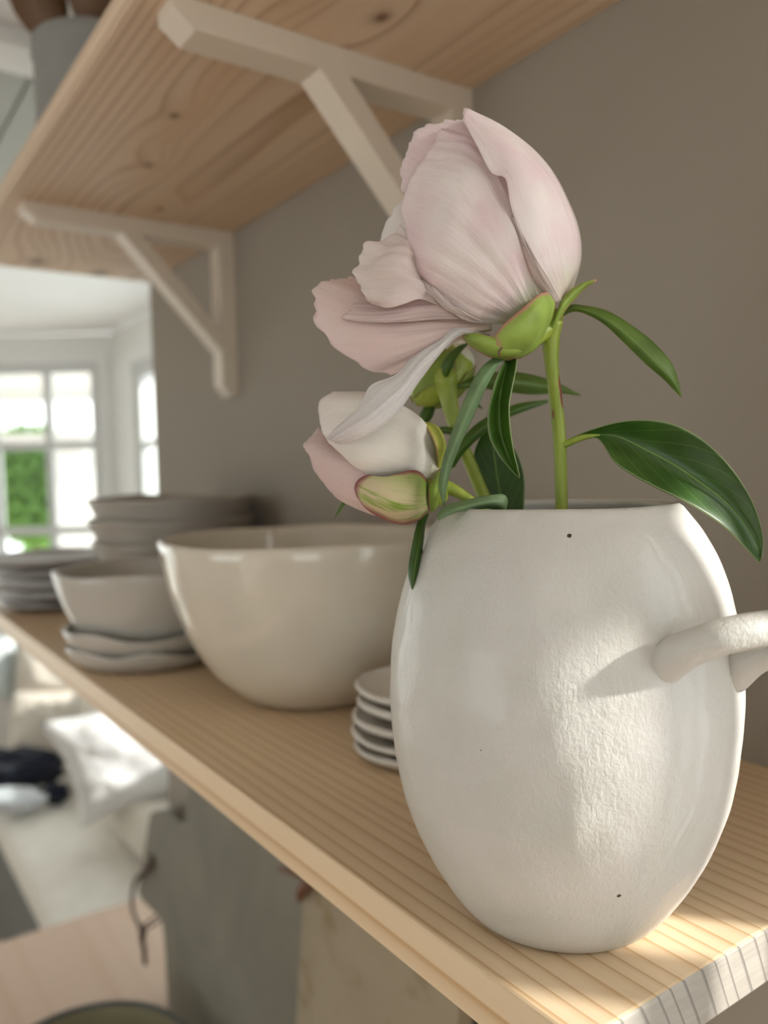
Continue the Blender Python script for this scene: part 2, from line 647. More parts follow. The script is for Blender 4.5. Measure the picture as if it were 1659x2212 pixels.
VPROF = [(-.15, .0295), (-.1485, .0325), (-.1455, .0352), (-.14, .0392), (-.13, .0452), (-.12, .0499), (-.11, .0533), (-.10, .0555),
         (-.09, .0568), (-.08, .0575), (-.07, .0574), (-.06, .0567), (-.05, .0551), (-.04, .0527), (-.03, .0490), (-.022, .0446), (-.0165, .0407), (-.0138, .0388)]
VZ = [p[0] for p in VPROF]
VR = [p[1] for p in VPROF]
VASE_SPECKS = [(vase_hit(1230, 1157), .00062), (vase_hit(1337, 1935), .0006), (vase_hit(1045, 1797), .0003), (vase_hit(1040, 1620), .00022)]

# ------------------------------------------------------------------ materials
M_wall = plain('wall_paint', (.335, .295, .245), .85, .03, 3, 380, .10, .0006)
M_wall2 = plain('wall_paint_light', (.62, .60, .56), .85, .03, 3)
M_white = plain('white_paint', (.84, .84, .82), .6, .02, 4)
M_ceil = plain('ceiling_plaster', (.88, .88, .87), .85, .02, 3)
M_ceilboard = plain('ceiling_board_shade', (.40, .41, .375), .6, .06, 6)  # shade on the white boards is put into this grey-green
M_frame = plain('window_paint', (.66, .67, .66), .45, .02, 5)
M_floor = pine('floor_wood', (-2, -2.0), .03, (.50, .36, .25), (.38, .25, .16))
KNOTS = [(on_plane(377, 250, (0, 0, Z_UP), (0, 0, 1)), .0042), (on_plane(320, 357, (0, 0, Z_UP), (0, 0, 1)), .0048),
         (on_plane(825, 38, (0, 0, Z_UP), (0, 0, 1)), .0052), (on_plane(80, 565, (0, 0, Z_UP), (0, 0, 1)), .012),
         (on_plane(215, 590, (0, 0, Z_UP), (0, 0, 1)), .011), (on_plane(345, 452, (0, 0, Z_UP), (0, 0, 1)), .0035),
         (on_plane(700, -40, (0, 0, Z_UP), (0, 0, 1)), .004)]
M_pine_low = pine('pine_lower', (-.04, -.27), .0064, (.78, .60, .40), (.55, .34, .165), rough=.42, wander=.0030, end=(.38, .345, .30))
M_pine_up = pine('pine_upper', (.285, .16), .0060, (.76, .59, .43), (.44, .265, .145), [(k.x, k.y, r) for k, r in KNOTS], rough=.5, wander=.0045, contrast=2)
M_bracket = plain('bracket_wood', (.76, .67, .56), .5, .03, 30, 160, .05, .0004)
M_hole = plain('screw_hole_dark', (.06, .045, .03), .8)
M_brass = plain('screw_steel', (.45, .42, .36), .35)
M_table = pine('table_wood', (-.4, -1.6), .012, (.62, .45, .34), (.57, .40, .29), rough=.4, wander=.010)
M_cab = plain('cabinet_paint', (.55, .54, .50), .6)
M_vase = vase_mat()
M_bowl = glaze('cream_glaze', (.66, .60, .50), .16, .6)
M_bowl2 = glaze('grey_white_glaze', (.50, .475, .43), .28, .3)
M_bowl3 = glaze('grey_glaze', (.40, .365, .32), .5, .05)
M_plate = glaze('grey_plate_glaze', (.40, .375, .37), .25, .4)
M_dish = glaze('white_dish_glaze', (.72, .68, .62), .3, .25)
M_pot = plain('pot_stoneware', (.27, .265, .25), .6, .04, 20, 60, .1)
M_spoon = plain('dark_spoon_wood', (.15, .075, .032), .55, .15, 30)
M_spoonw = plain('white_handle', (.45, .45, .42), .5)
M_greyboard = stone('grey_stone', (.175, .163, .13), (.235, .22, .175), None, 9)
M_creamboard = stone('cream_stone', (.30, .245, .165), (.35, .295, .21), (.20, .145, .06), 13)
M_leather = plain('brown_leather', (.13, .055, .028), .5, .15, 60)
M_cord = plain('dark_cord', (.10, .065, .045), .6, .15, 60)
M_potrim = plain('enamel_rim', (.10, .10, .10), .3)
M_potin = plain('olive_enamel', (.30, .275, .17), .5)
M_sofa = fabric('cream_upholstery', (.80, .76, .69), crease=2.0)
M_sofast = fabric('striped_upholstery', (.76, .70, .61), (.62, .57, .50), .010, 1, crease=2.0)
M_sofabase = fabric('charcoal_valance', (.15, .155, .145))
M_pillow = fabric('white_linen', (.90, .90, .90), crease=4.0)
M_pillowb = fabric('pale_blue_linen', (.62, .68, .68), crease=2.0)
M_navy = fabric('navy_cloth', (.012, .014, .026), crease=3.0)
M_paper = fabric('pale_cloth', (.66, .69, .73))
M_leafout = leaf_mat('garden_leaf', (.22, .42, .14), rough=.6, trans=.4)
M_housew = plain('render_white', (.82, .82, .80), .8)
M_paleground = plain('pale_bounce_ground', (.62, .61, .57), .9, .12, 8)  # ground made pale to bounce more light into the bay
M_curtain = fabric('white_curtain', (.85, .85, .84))

WHITEP = (.86, .80, .77)
M_petA = petal_mat('petal_blush', (.80, .80, .58), (.95, .88, .86), (.94, .86, .85), (.89, .70, .73), .55, .38, .55)
M_petB = petal_mat('petal_pink', (.80, .80, .60), (.95, .88, .855), (.95, .87, .86), (.90, .70, .72), .55, .40, .6)
M_petF = petal_mat('petal_rose', (.72, .62, .48), (.85, .70, .66), (.85, .72, .69), (.82, .63, .62), .5, .40, .4)
M_petE = petal_mat('petal_crumpled', (.76, .64, .56), (.88, .78, .74), (.90, .81, .78), (.82, .68, .66), .5, .36, .5)
M_petG = petal_mat('petal_white', (.84, .80, .74), (.96, .93, .92), (.94, .87, .86), (.93, .86, .86), .3, .40, .8)
M_petW = petal_mat('petal_ivory', (.82, .80, .62), (.90, .86, .79), (.90, .85, .82), (.86, .77, .72), .3, .32, .2)
M_sep = sepal_mat('sepal_green', (.31, .43, .075), (.56, .24, .20), rimw=.075)
M_sepb = sepal_mat('sepal_bud', (.24, .33, .05), (.40, .28, .14), rimw=.03)
M_sepst = sepal_mat('sepal_striped', (.26, .38, .05), (.28, .04, .07), (.66, .56, .34))
M_sepy = sepal_mat('sepal_yellow', (.42, .46, .07), (.48, .36, .12))
M_leafd = leaf_mat('leaf_dark', (.034, .088, .010), (.15, .27, .05), (.32, .38, .16), .34, .15)
M_leafm = leaf_mat('leaf_mid', (.060, .140, .014), (.17, .30, .06), (.36, .42, .20), .42, .25, 5)
M_leafg = leaf_mat('leaf_grey', (.16, .25, .115), (.18, .28, .12), None, .55, .2, 6)
M_leafl = leaf_mat('leaf_light', (.12, .20, .035), (.24, .36, .10), (.30, .32, .12), .45, .3, 5)


def stem_mat():
    m, nt, b = new_mat('stem_green')
    v = coords(nt)
    n1 = noise_t(nt, coords(nt, (260, 260, 40)), 1.0, 4)
    c = ramp(nt, n1, [(.3, (.22, .30, .025)), (.7, (.36, .43, .06))])
    for p, r in STEM_MARKS:
        vm = N(nt, 'ShaderNodeVectorMath', operation='DISTANCE')
        mp = N(nt, 'ShaderNodeMapping')
        mp.inputs['Scale'].default_value = (1, 1, .28)
        nt.links.new(v, mp.inputs[0])
        nt.links.new(mp.outputs[0], vm.inputs[0])
        vm.inputs[1].default_value = (p[0], p[1], p[2] * .28)
        f = ramp_f(nt, math_n(nt, 'ADD', vm.outputs['Value'], math_n(nt, 'MULTIPLY', math_n(nt, 'SUBTRACT', n1, .5), r * .6)), r, r * .6)
        c = mix(nt, math_n(nt, 'MULTIPLY', f, .9), c, (.22, .03, .03))
    nt.links.new(c, b.inputs['Base Color'])
    b.inputs['Roughness'].default_value = .38
    bump(nt, b, n1, .15, .0004)
    return m


# ------------------------------------------------------------------ the room
# wall behind the shelves: solid from the window beside the shelf end to its far corner
def wall_with_opening(name, x0, x1, y0, y1, z0, z1, oy0, oy1, oz0, oz1, mat):
    bm = bmesh.new()
    if oy0 > y0: box(bm, x0, x1, y0, oy0, z0, z1)
    if oy1 < y1: box(bm, x0, x1, oy1, y1, z0, z1)
    box(bm, x0, x1, oy0, oy1, z0, oz0)
    box(bm, x0, x1, oy0, oy1, oz1, z1)
    return struct(obj(name, bm, mat))


WIN_Y1 = -.016             # jamb of the near window, just out of the frame
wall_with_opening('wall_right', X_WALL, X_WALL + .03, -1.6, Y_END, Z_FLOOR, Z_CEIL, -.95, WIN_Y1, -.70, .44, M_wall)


def glass_mat():
    m = bpy.data.materials.new('window_glass')
    m.use_nodes = True
    nt = m.node_tree
    nt.nodes.clear()
    out = N(nt, 'ShaderNodeOutputMaterial')
    tr = N(nt, 'ShaderNodeBsdfTransparent')
    tr.inputs[0].default_value = (.96, .98, .97, 1)
    gl = N(nt, 'ShaderNodeBsdfGlossy')
    gl.inputs['Roughness'].default_value = .02
    ms = N(nt, 'ShaderNodeMixShader')
    ms.inputs[0].default_value = .06
    nt.links.new(tr.outputs[0], ms.inputs[1])
    nt.links.new(gl.outputs[0], ms.inputs[2])
    nt.links.new(ms.outputs[0], out.inputs[0])
    return m


M_glass = glass_mat()


def window(name, O, U, Nn, s0, s1, z0, z1, bars_s, bars_z, fw=.045, fd=.05, bw=.022, glass=True, casing=.0):
    """sash in a wall plane: O a point of the wall at z=0, U along the wall, Nn out of the room"""
    O, U, Nn = Vector(O), Vector(U).normalized(), Vector(Nn).normalized()
    W = Vector((0, 0, 1))
    root = bpy.data.objects.new(name, None)
    COL.objects.link(root)
    root.location = O + U * ((s0 + s1) / 2) + W * z0
    root.empty_display_size = .05
    struct(root)

    def bar(nm, a0, a1, b0, b1, d0, d1, mat):
        bm = bmesh.new()
        pts = [O + U * a0 + W * b0 + Nn * d0, O + U * a1 + W * b0 + Nn * d0, O + U * a1 + W * b1 + Nn * d0, O + U * a0 + W * b1 + Nn * d0]
        prism(bm, pts, Nn * (d1 - d0))
        bevel_all(bm, min(.004, (d1 - d0) * .2), 2)
        return obj(nm, bm, mat, root)
    bar('frame', s0, s0 + fw, z0, z1, 0, fd, M_frame)
    bar('frame', s1 - fw, s1, z0, z1, 0, fd, M_frame)
    bar('frame', s0 + fw, s1 - fw, z1 - fw, z1, 0, fd, M_frame)
    bar('frame', s0 + fw, s1 - fw, z0, z0 + fw, 0, fd, M_frame)
    ss = [s0 + fw] + list(bars_s) + [s1 - fw]
    zz = [z0 + fw] + list(bars_z) + [z1 - fw]
    for b in bars_s: bar('muntin', b - bw / 2, b + bw / 2, z0 + fw, z1 - fw, fd * .25, fd * .7, M_frame)
    for b in bars_z:
        for a, c in zip(ss, ss[1:]): bar('muntin', a + (bw / 2 if a != ss[0] else 0), c - (bw / 2 if c != ss[-1] else 0), b - bw / 2, b + bw / 2, fd * .25, fd * .7, M_frame)
    if glass:
        for a, c in zip(ss, ss[1:]):
            for b, e in zip(zz, zz[1:]):
                bar('pane', a + (bw / 2 if a != ss[0] else 0), c - (bw / 2 if c != ss[-1] else 0), b + (bw / 2 if b != zz[0] else 0), e - (bw / 2 if e != zz[-1] else 0), fd * .46, fd * .5, M_glass)
    if casing:
        bar('casing', s0 - casing, s0, z0, z1 + casing, -.012, 0, M_white)
        bar('casing', s1, s1 + casing, z0, z1 + casing, -.012, 0, M_white)
        bar('casing', s0, s1, z1, z1 + casing, -.012, 0, M_white)
        bar('sill', s0 - casing, s1 + casing, z0 - .025, z0, -.05, fd, M_white)
    return root


# near window in the same wall, just beyond the right edge of the photograph (the sun comes through it)
window('window_1', (X_WALL + .003, 0, 0), (0, 1, 0), (1, 0, 0), -.95, WIN_Y1, -.70, .44, [-.65, -.36, -.0895], [-.25], fw=.004, fd=.024, bw=.031, glass=True)

# added sheer blind, out of view, thins the sun that reaches the bloom
def sheer_mat():
    m = bpy.data.materials.new('sun_filter_cloth')
    m.use_nodes = True
    nt = m.node_tree
    nt.nodes.clear()
    out = N(nt, 'ShaderNodeOutputMaterial')
    tr = N(nt, 'ShaderNodeBsdfTransparent')
    tl = N(nt, 'ShaderNodeBsdfTranslucent')
    tl.inputs[0].default_value = (.93, .92, .90, 1)
    ms = N(nt, 'ShaderNodeMixShader')
    ms.inputs[0].default_value = .58
    nt.links.new(tr.outputs[0], ms.inputs[1])
    nt.links.new(tl.outputs[0], ms.inputs[2])
    nt.links.new(ms.outputs[0], out.inputs[0])
    return m


bl = thing('added_sun_blind', 'added sheer white blind, unseen, thinning the sun from the near window', 'blind', (X_WALL + .045, -.48, .138))
bm = bmesh.new(); box(bm, X_WALL + .0445, X_WALL + .0450, -.98, .02, .138, .462); obj('cloth', bm, sheer_mat(), bl)
bm = bmesh.new(); tube(bm, [Vector((X_WALL + .045, -.98, .47)), Vector((X_WALL + .045, .02, .47))], [.012, .012], 16, samples=2); obj('roller', bm, M_white, bl, True)
bm = bmesh.new(); box(bm, X_WALL + .042, X_WALL + .048, -.98, .02, .128, .138, bevel=.001); obj('hem_bar', bm, M_white, bl)

# bay at the far end: right wall along Y with a side window, back wall turned by 35 degrees
X_BAY = .90
K = Vector((X_BAY, 3.02, 0))
UB = Vector((-math.cos(math.radians(35)), math.sin(math.radians(35)), 0))
NB = Vector((math.sin(math.radians(35)), math.cos(math.radians(35)), 0))
ww = .06
BY0, BY1 = 1.25, 2.766
SZ0, SZ1 = -.64, .375
wall_with_opening('wall_bay_right', X_BAY, X_BAY + ww, 1.09, 3.04, Z_FLOOR, Z_CEIL, BY0, BY1, SZ0, SZ1, M_white)
window('window_2', (X_BAY, 0, 0), (0, 1, 0), (1, 0, 0), BY0, BY1, SZ0, SZ1, [2.26, 1.755], [.105, -.20], fw=.05, fd=.05, casing=.05)
struct(box_obj('wall_return', (X_WALL + .03, X_BAY + ww, Y_END - .03, Y_END, Z_FLOOR, Z_CEIL), M_white))


def on_back(px, py):
    p = on_plane(px, py, K, NB)
    return (p - K).dot(UB), p.z


s_r, zt = on_back(214, 782)
s_m, _ = on_back(101, 900)
_, zm = on_back(150, 961)
_, zm2 = on_back(150, 1146)
s_l = s_m + (s_m - s_r) * 3.05
zb = -.42


def back_wall():
    bm = bmesh.new()

    def seg(a, b, z0, z1):
        p = [K + UB * a, K + UB * b, K + UB * b + NB * ww, K + UB * a + NB * ww]
        prism(bm, [Vector((q.x, q.y, z0)) for q in p], (0, 0, z1 - z0))
    seg(-.05, s_r, Z_FLOOR, Z_CEIL)
    seg(s_l, s_l + .15, Z_FLOOR, Z_CEIL)
    seg(s_r, s_l, Z_FLOOR, zb)
    seg(s_r, s_l, zt, Z_CEIL)
    return struct(obj('wall_bay_back', bm, M_white))


back_wall()
ds = s_m - s_r
window('window_3', K, UB, NB, s_r, s_l, zb, zt, [s_m, s_m + ds, s_m + 2 * ds], [zm2, zm], fw=.035, fd=.05, bw=.03, casing=.03)

wall_with_opening('wall_left', -2.26, -2.2, -1.6, 4.6, Z_FLOOR, Z_CEIL + .05, -.1, 1.1, -.7, .35, M_wall2)
window('added_window_4', (-2.2, 0, 0), (0, 1, 0), (-1, 0, 0), -.1, 1.1, -.7, .35, [.3, .7], [-.25], fw=.05, fd=.05, casing=.05)  # added window, unseen, lets in light from the left
bm = bmesh.new()
for b_ in [(-2.26, -1.6, Z_FLOOR, Z_CEIL + .05), (-.6, X_WALL + .03, Z_FLOOR, Z_CEIL + .05), (-1.6, -.6, Z_FLOOR, -.8), (-1.6, -.6, .34, Z_CEIL + .05)]:
    box(bm, b_[0], b_[1], -1.66, -1.6, b_[2], b_[3])
struct(obj('wall_front', bm, M_wall2))
window('added_window_6', (0, -1.6, 0), (1, 0, 0), (0, -1, 0), -1.6, -.6, -.8, .34, [-1.1], [-.25], fw=.05, fd=.05, bw=.05, casing=.05)  # window added behind the camera for light from the front
E3 = K + UB * (s_l + .12)
bm = bmesh.new()
WX0, WX1, WZ0, WZ1 = E3.x - 2.0, E3.x - .1, -1.1, .45
for b_ in [(-2.26, WX0, Z_FLOOR, Z_CEIL + .05), (WX1, E3.x, Z_FLOOR, Z_CEIL + .05), (WX0, WX1, Z_FLOOR, WZ0), (WX0, WX1, WZ1, Z_CEIL + .05)]:
    box(bm, b_[0], b_[1], E3.y, E3.y + .06, b_[2], b_[3])
struct(obj('wall_back', bm, M_white))
window('added_window_5', (0, E3.y, 0), (1, 0, 0), (0, 1, 0), WX0, WX1, WZ0, WZ1, [WX0 + .63, WX0 + 1.26], [-.35, .05], fw=.04, fd=.05, bw=.03)  # extra window out of view, put in to brighten the bay
struct(box_obj('floor', (-4.5, 1.2, -2.6, 5.2, Z_FLOOR - .05, Z_FLOOR), M_floor))
bm = bmesh.new()
box(bm, -3.2, X_WALL + .03, -1.6, 1.02, Z_CEIL, Z_CEIL + .05)
box(bm, -3.2, X_BAY + ww, 1.02, 4.6, Z_CEIL + .012, Z_CEIL + .05)
struct(obj('ceiling', bm, M_ceil))
ceiling = bpy.data.objects['ceiling']
# shade-toned boards under the ceiling between the beam and the bay
bx = -.75
while bx < X_BAY - .01:
    x1 = min(bx + .062, X_BAY)
    o = box_obj('board', (bx + .0015, x1 - .0015, 1.105, 1.93, Z_CEIL, Z_CEIL + .012), M_ceilboard, ceiling, bevel=.002)
    bx += .0625
struct(box_obj('trim_1', (-3.2, X_WALL + .03, 1.022, 1.098, Z_CEIL - .02, Z_CEIL + .012), M_white, bevel=.003))

# ------------------------------------------------------------------ outside
gr = box_obj('ground', (-9, 9, 3.6, 16, -1.72, -1.62), M_paleground)
struct(gr)


def bay_out(s, n, z):
    p = K + UB * s + NB * n
    return Vector((p.x, p.y, z))


def out_box(bm, s0, s1, n0, n1, z0, z1):
    prism(bm, [bay_out(s0, n0, z0), bay_out(s1, n0, z0), bay_out(s1, n1, z0), bay_out(s0, n1, z0)], (0, 0, z1 - z0))


def through(px, py, n):
    p = on_plane(px, py, K + NB * n, NB)
    return (p - K).dot(UB), p.z


# white veranda outside the bay: post, beam, roof
sv0, zv = through(112, 935, 1.5)
sv1, zv1 = through(215, 905, 1.5)
_, zr = through(50, 885, 1.5)
_, zbm = through(50, 962, 1.5)
ver = thing('veranda', 'white veranda with a roof, beam and wall panel outside the far window', 'veranda', bay_out(sv0, 1.5, -1.62))
bm = bmesh.new(); out_box(bm, sv1 - .9, sv0 + .01, 1.5, 1.62, -1.62, zv); obj('wall_panel', bm, M_housew, ver)
bm = bmesh.new(); out_box(bm, sv1 - .9, sv0 + 3.0, .45, 2.2, zr + .1, zr + .18); obj('roof', bm, M_housew, ver)
bm = bmesh.new(); out_box(bm, sv1 - .9, sv0 + 3.0, 1.5, 1.58, zr + .05, zr + .1); obj('eaves_beam', bm, M_housew, ver)
bm = bmesh.new(); out_box(bm, sv0 + .01, sv0 + 3.0, 1.52, 1.58, zbm, zv); obj('rail', bm, M_housew, ver)
bm = bmesh.new(); out_box(bm, sv0 + 2.6, sv0 + 2.7, 1.5, 1.6, -1.62, zr + .1); obj('post', bm, M_housew, ver)


def shrub(name, label, s, n, zc, rx, rz, count, seed):
    c = bay_out(s, n, zc)
    t = thing(name, label, 'shrub', (c.x, c.y, -1.62), 'garden shrubs outside the far window')
    rnd = random.Random(seed)
    bm = bmesh.new()
    for _ in range(count):
        a, b = rnd.uniform(0, 2 * math.pi), math.acos(rnd.uniform(-1, 1))
        r = rnd.uniform(.55, 1)
        p = c + Vector((rx * r * math.sin(b) * math.cos(a), rx * r * math.sin(b) * math.sin(a), rz * r * math.cos(b)))
        d = Vector((rnd.gauss(0, 1), rnd.gauss(0, 1), rnd.gauss(0, .6))).normalized()
        e = d.orthogonal().normalized()
        L, Wd = rnd.uniform(.05, .09), rnd.uniform(.018, .03)
        q = [bm.verts.new(p - d * L), bm.verts.new(p + e * Wd), bm.verts.new(p + d * L), bm.verts.new(p - e * Wd)]
        bm.faces.new(q)
    f = obj('foliage', bm, M_leafout, t)
    f['kind'] = 'stuff'
    bm = bmesh.new()
    tube(bm, [Vector((c.x, c.y, -1.63)), Vector((c.x + .02, c.y, (zc - 1.62) / 2)), Vector((c.x, c.y, zc))], [.03, .025, .015], 8)
    obj('trunk', bm, M_leather, t)


sa, za = through(62, 1050, 1.9)
shrub('garden_shrub', 'leafy green shrub behind the lower left window panes', sa, 1.95, za, .26, .36, 2600, 1)
sa, za = through(70, 1200, 1.9)
shrub('garden_shrub', 'low rounded shrub behind the tall one, further out in the garden', sa + .2, 3.0, za - .25, .38, .36, 1800, 2)

# ------------------------------------------------------------------ shelves and brackets
bm = bmesh.new()
box(bm, X_FRONT, X_WALL, .1395, Y_END - .004, Z_SHELF - .0183, Z_SHELF)
bevel_all(bm, .0011, 2)
tag(obj('wall_shelf', bm, M_pine_low), 'pale pine shelf board under the vase and bowls, with sawn end grain', 'shelf', 'pine wall shelves')
bm = bmesh.new()
box(bm, .1500, X_WALL, -.12, Y_END - .004, Z_UP, Z_UP + .0168)
bevel_all(bm, .0011, 2)
tag(obj('wall_shelf', bm, M_pine_up), 'knotty pine shelf overhead, seen from below on two brackets', 'shelf', 'pine wall shelves')


def bracket(y0, y1, label):
    t = thing('shelf_bracket', label, 'bracket', (X_WALL, y0, .08), 'wooden shelf brackets')
    e = Vector((0, y1 - y0, 0))
    zt_, zl = Z_UP - .0003, Z_UP - .0162
    bm = bmesh.new()
    prism(bm, [Vector(p) for p in [(.1655, y0, zt_), (.1655, y0, .2462), (.1775, y0, zl), (X_WALL - .0005, y0, zl), (X_WALL - .0005, y0, zt_)]], e)
    bevel_all(bm, .0007, 2, .3)
    arm = obj('arm', bm, M_bracket, t)
    bm = bmesh.new()
    prism(bm, [Vector(p) for p in [(.3563, y0 + .0003, zl), (.3563, y0 + .0003, .0925), (.3655, y0 + .0003, .0815), (X_WALL - .0005, y0 + .0003, .0815), (X_WALL - .0005, y0 + .0003, zl)]], e - Vector((0, .0006, 0)))
    bevel_all(bm, .0007, 2, .3)
    obj('upright', bm, M_bracket, t)
    bm = bmesh.new()
    prism(bm, [Vector(p) for p in [(.2548, y0, zl), (.3563, y0, .127), (.3563, y0, .1475), (.2752, y0, zl)]], e)
    bevel_all(bm, .0007, 2, .3)
    obj('brace', bm, M_bracket, t)
    # screw in its countersunk hole under the arm
    sc = Vector((.1965, (y0 + y1) / 2 - .0005, zl))
    bm = bmesh.new()
    r = bmesh.ops.create_cone(bm, cap_ends=True, segments=24, radius1=.0042, radius2=.0036, depth=.0008)
    for v in r['verts']: v.co += sc
    h = obj('screw_hole', bm, M_hole, arm)
    bm = bmesh.new()
    r = bmesh.ops.create_uvsphere(bm, u_segments=16, v_segments=8, radius=.0022)
    for v in r['verts']: v.co = Vector((v.co.x, v.co.y, v.co.z * .3)) + sc + Vector((0, 0, -.0004))
    obj('screw_head', bm, M_brass, arm, True)


bracket(.4231, .4466, 'wooden bracket nearest the flower, its arm lit from the front')
bracket(.8075, .8310, 'shaded wooden bracket at the far end above the stacked bowls')

# pot with spoons on the upper shelf
ZT = Z_UP + .0168
pc = (.2205, .746)
pot_p = [(.001, ZT), (.049, ZT), (.0525, ZT + .004), (.0533, ZT + .03), (.0533, ZT + .088), (.0550, ZT + .0905), (.0550, ZT + .1035), (.0535, ZT + .105), (.0500, ZT + .105), (.0495, ZT + .1), (.0495, ZT + .008), (.001, ZT + .006)]
tag(lathe('stoneware_pot', pot_p, pc, M_pot), 'grey stoneware pot of kitchen spoons on the upper shelf', 'pot')


def paddle(label, base, top, wid, hl, mat, group=None, head_tilt=0.0):
    """wooden spoon: round handle and flat broad head"""
    b, t_ = Vector(base), Vector(top)
    root = thing('kitchen_spoon', label, 'spoon', b, group)
    bm = bmesh.new()
    d = (t_ - b).normalized()
    tube(bm, [b, (b + t_) / 2, t_], [.004, .0042, .005], 10)
    obj('handle', bm, mat, root, True)
    side = d.cross(Vector((.57, .82, 0))).normalized()
    side = (Matrix.Rotation(head_tilt, 3, d) @ side)
    nrm = d.cross(side)
    bm = bmesh.new()
    pts = []
    for k in range(18):
        a = 2 * math.pi * k / 18
        pts.append(t_ + d * (hl * .48 - math.cos(a) * hl * .5) + side * (math.sin(a) * wid / 2 * (1 - .12 * math.cos(a))))
    prism(bm, [p - nrm * .003 for p in pts], nrm * .006)
    bevel_all(bm, .0015)
    obj('bowl', bm, mat, root, True)


g = 'kitchen spoons in the pot'
paddle('dark wooden spoon at the left rim of the pot', (pc[0] - .008, pc[1] - .004, ZT + .012), (pc[0] - .034, pc[1] + .012, ZT + .108), .048, .08, M_spoon, g)
paddle('dark wooden spoon in the middle of the pot', (pc[0] + .006, pc[1] + .006, ZT + .012), (pc[0] + .000, pc[1] - .014, ZT + .106), .058, .09, M_spoon, g, .4)
paddle('dark wooden spoon at the right side of the pot', (pc[0] + .004, pc[1] + .018, ZT + .012), (pc[0] + .034, pc[1] - .006, ZT + .11), .05, .08, M_spoon, g, -.3)
b0 = thing('white_spoon', 'slim white spoon handle sticking out of the pot', 'spoon', (pc[0] + .018, pc[1] - .022, ZT + .012), g)
bm = bmesh.new()
tube(bm, [Vector((pc[0] + .012, pc[1] - .028, ZT + .012)), Vector((pc[0] + .016, pc[1] - .042, ZT + .106)), Vector((pc[0] + .002, pc[1] - .052, ZT + .15))], [.003, .0035, .004], 10)
obj('handle', bm, M_spoonw, b0, True)

# ------------------------------------------------------------------ vase
vase = thing('vase', 'white handmade ceramic vase with a looped handle, holding peonies', 'vase', VASE_C)
ZV = [p[0] for p in VPROF]


def vase_body():
    prof = smooth_profile([(.0005, -.15), (.015, -.15)] + [(r, z) for z, r in VPROF], 90)
    outer = [p for p in prof]
    inn = [(.0376, -.0129), (.0362, -.0132), (.0352, -.0150), (.0400, -.022), (.0448, -.032), (.050, -.05), (.0525, -.075), (.050, -.11), (.038, -.138), (.0005, -.142)]
    n = 200
    bm = bmesh.new()
    rings = []
    dent = [(vase_hit(1195, 1740), .0075, -.0011), (vase_hit(1215, 1800), .006, .0007), (vase_hit(1175, 1700), .009, .0005), (vase_hit(1180, 1330), .02, .0006),
            (vase_hit(1050, 1250), .02, -.0005), (vase_hit(1240, 1770), .004, .0005), (vase_hit(1200, 1850), .008, -.0006)]
    LX, LY = .0076, -.0083
    for (r, z) in outer + inn:
        ring = []
        for k in range(n):
            a = 2 * math.pi * k / n
            p = Vector((r * math.cos(a) + LX * (z + .08) * 1.0, r * math.sin(a) + LY * (z + .08), z - Z_SHELF))
            if r > .02:
                q = Vector((math.cos(a), math.sin(a), z * 9))
                rad = Vector((math.cos(a), math.sin(a), 0))
                fade = min(1, (z + .15) / .012)
                d = (.00055 * noise.noise(q * 1.6) + .00022 * noise.noise(Vector((p.x, p.y, p.z)) * 130)) * fade
                for c, s_, h in dent:
                    d += h * math.exp(-(p - c).length_squared / (2 * s_ * s_))
                p += rad * d
                if z > -.02:
                    p.z += .0005 * noise.noise(Vector((math.cos(a) * 1.3, math.sin(a) * 1.3, 5)))
            ring.append(bm.verts.new(p + VASE_C))
        rings.append(ring)
    for a, b in zip(rings, rings[1:]):
        for k in range(n):
            bm.faces.new((a[k], a[(k + 1) % n], b[(k + 1) % n], b[k]))
    bm.faces.new(rings[0][::-1])
    bm.faces.new(rings[-1])
    return obj('body', bm, M_vase, vase, True)


vase_body()
h1 = vase_hit(1455, 1432) + VASE_C
h2 = vase_hit(1578, 1440) + VASE_C
d1, d2 = (float(np.dot(ROT[:, 2], h1)), float(np.dot(ROT[:, 2], h2)))
bm = bmesh.new()
HP = [at(*p) for p in [(1412, 1438, d1 + .007), (1440, 1428, d1 + .001), (1490, 1400, d1 - .006), (1570, 1373, d1 - .010), (1659, 1357, d1 - .008), (1745, 1352, d1 + .002),
                       (1795, 1362, d1 + .016), (1770, 1380, d1 + .030), (1700, 1396, d2 - .004), (1630, 1418, d2 - .001), (1575, 1446, d2 + .006)]]
tube(bm, HP, [.0074, .0060, .0050, .0048, .0048, .0049, .0050, .0049, .0047, .0052, .0072], 20, samples=60)
obj('handle', bm, M_vase, vase, True)

# ------------------------------------------------------------------ bowls, plates, dishes on the lower shelf
ZS = Z_SHELF
bowl_p = bowl_profile([(.040, ZS), (.046, ZS + .0015), (.064, ZS + .017), (.080, ZS + .040), (.0915, ZS + .068), (.0972, ZS + .093), (.0990, ZS + .1055)], .0042)
tag(lathe('serving_bowl', bowl_p, (.2682, .4745), M_bowl, wob=.010, rimw=.0012, seed=8, n=96), 'large glossy cream bowl standing right behind the vase', 'bowl')

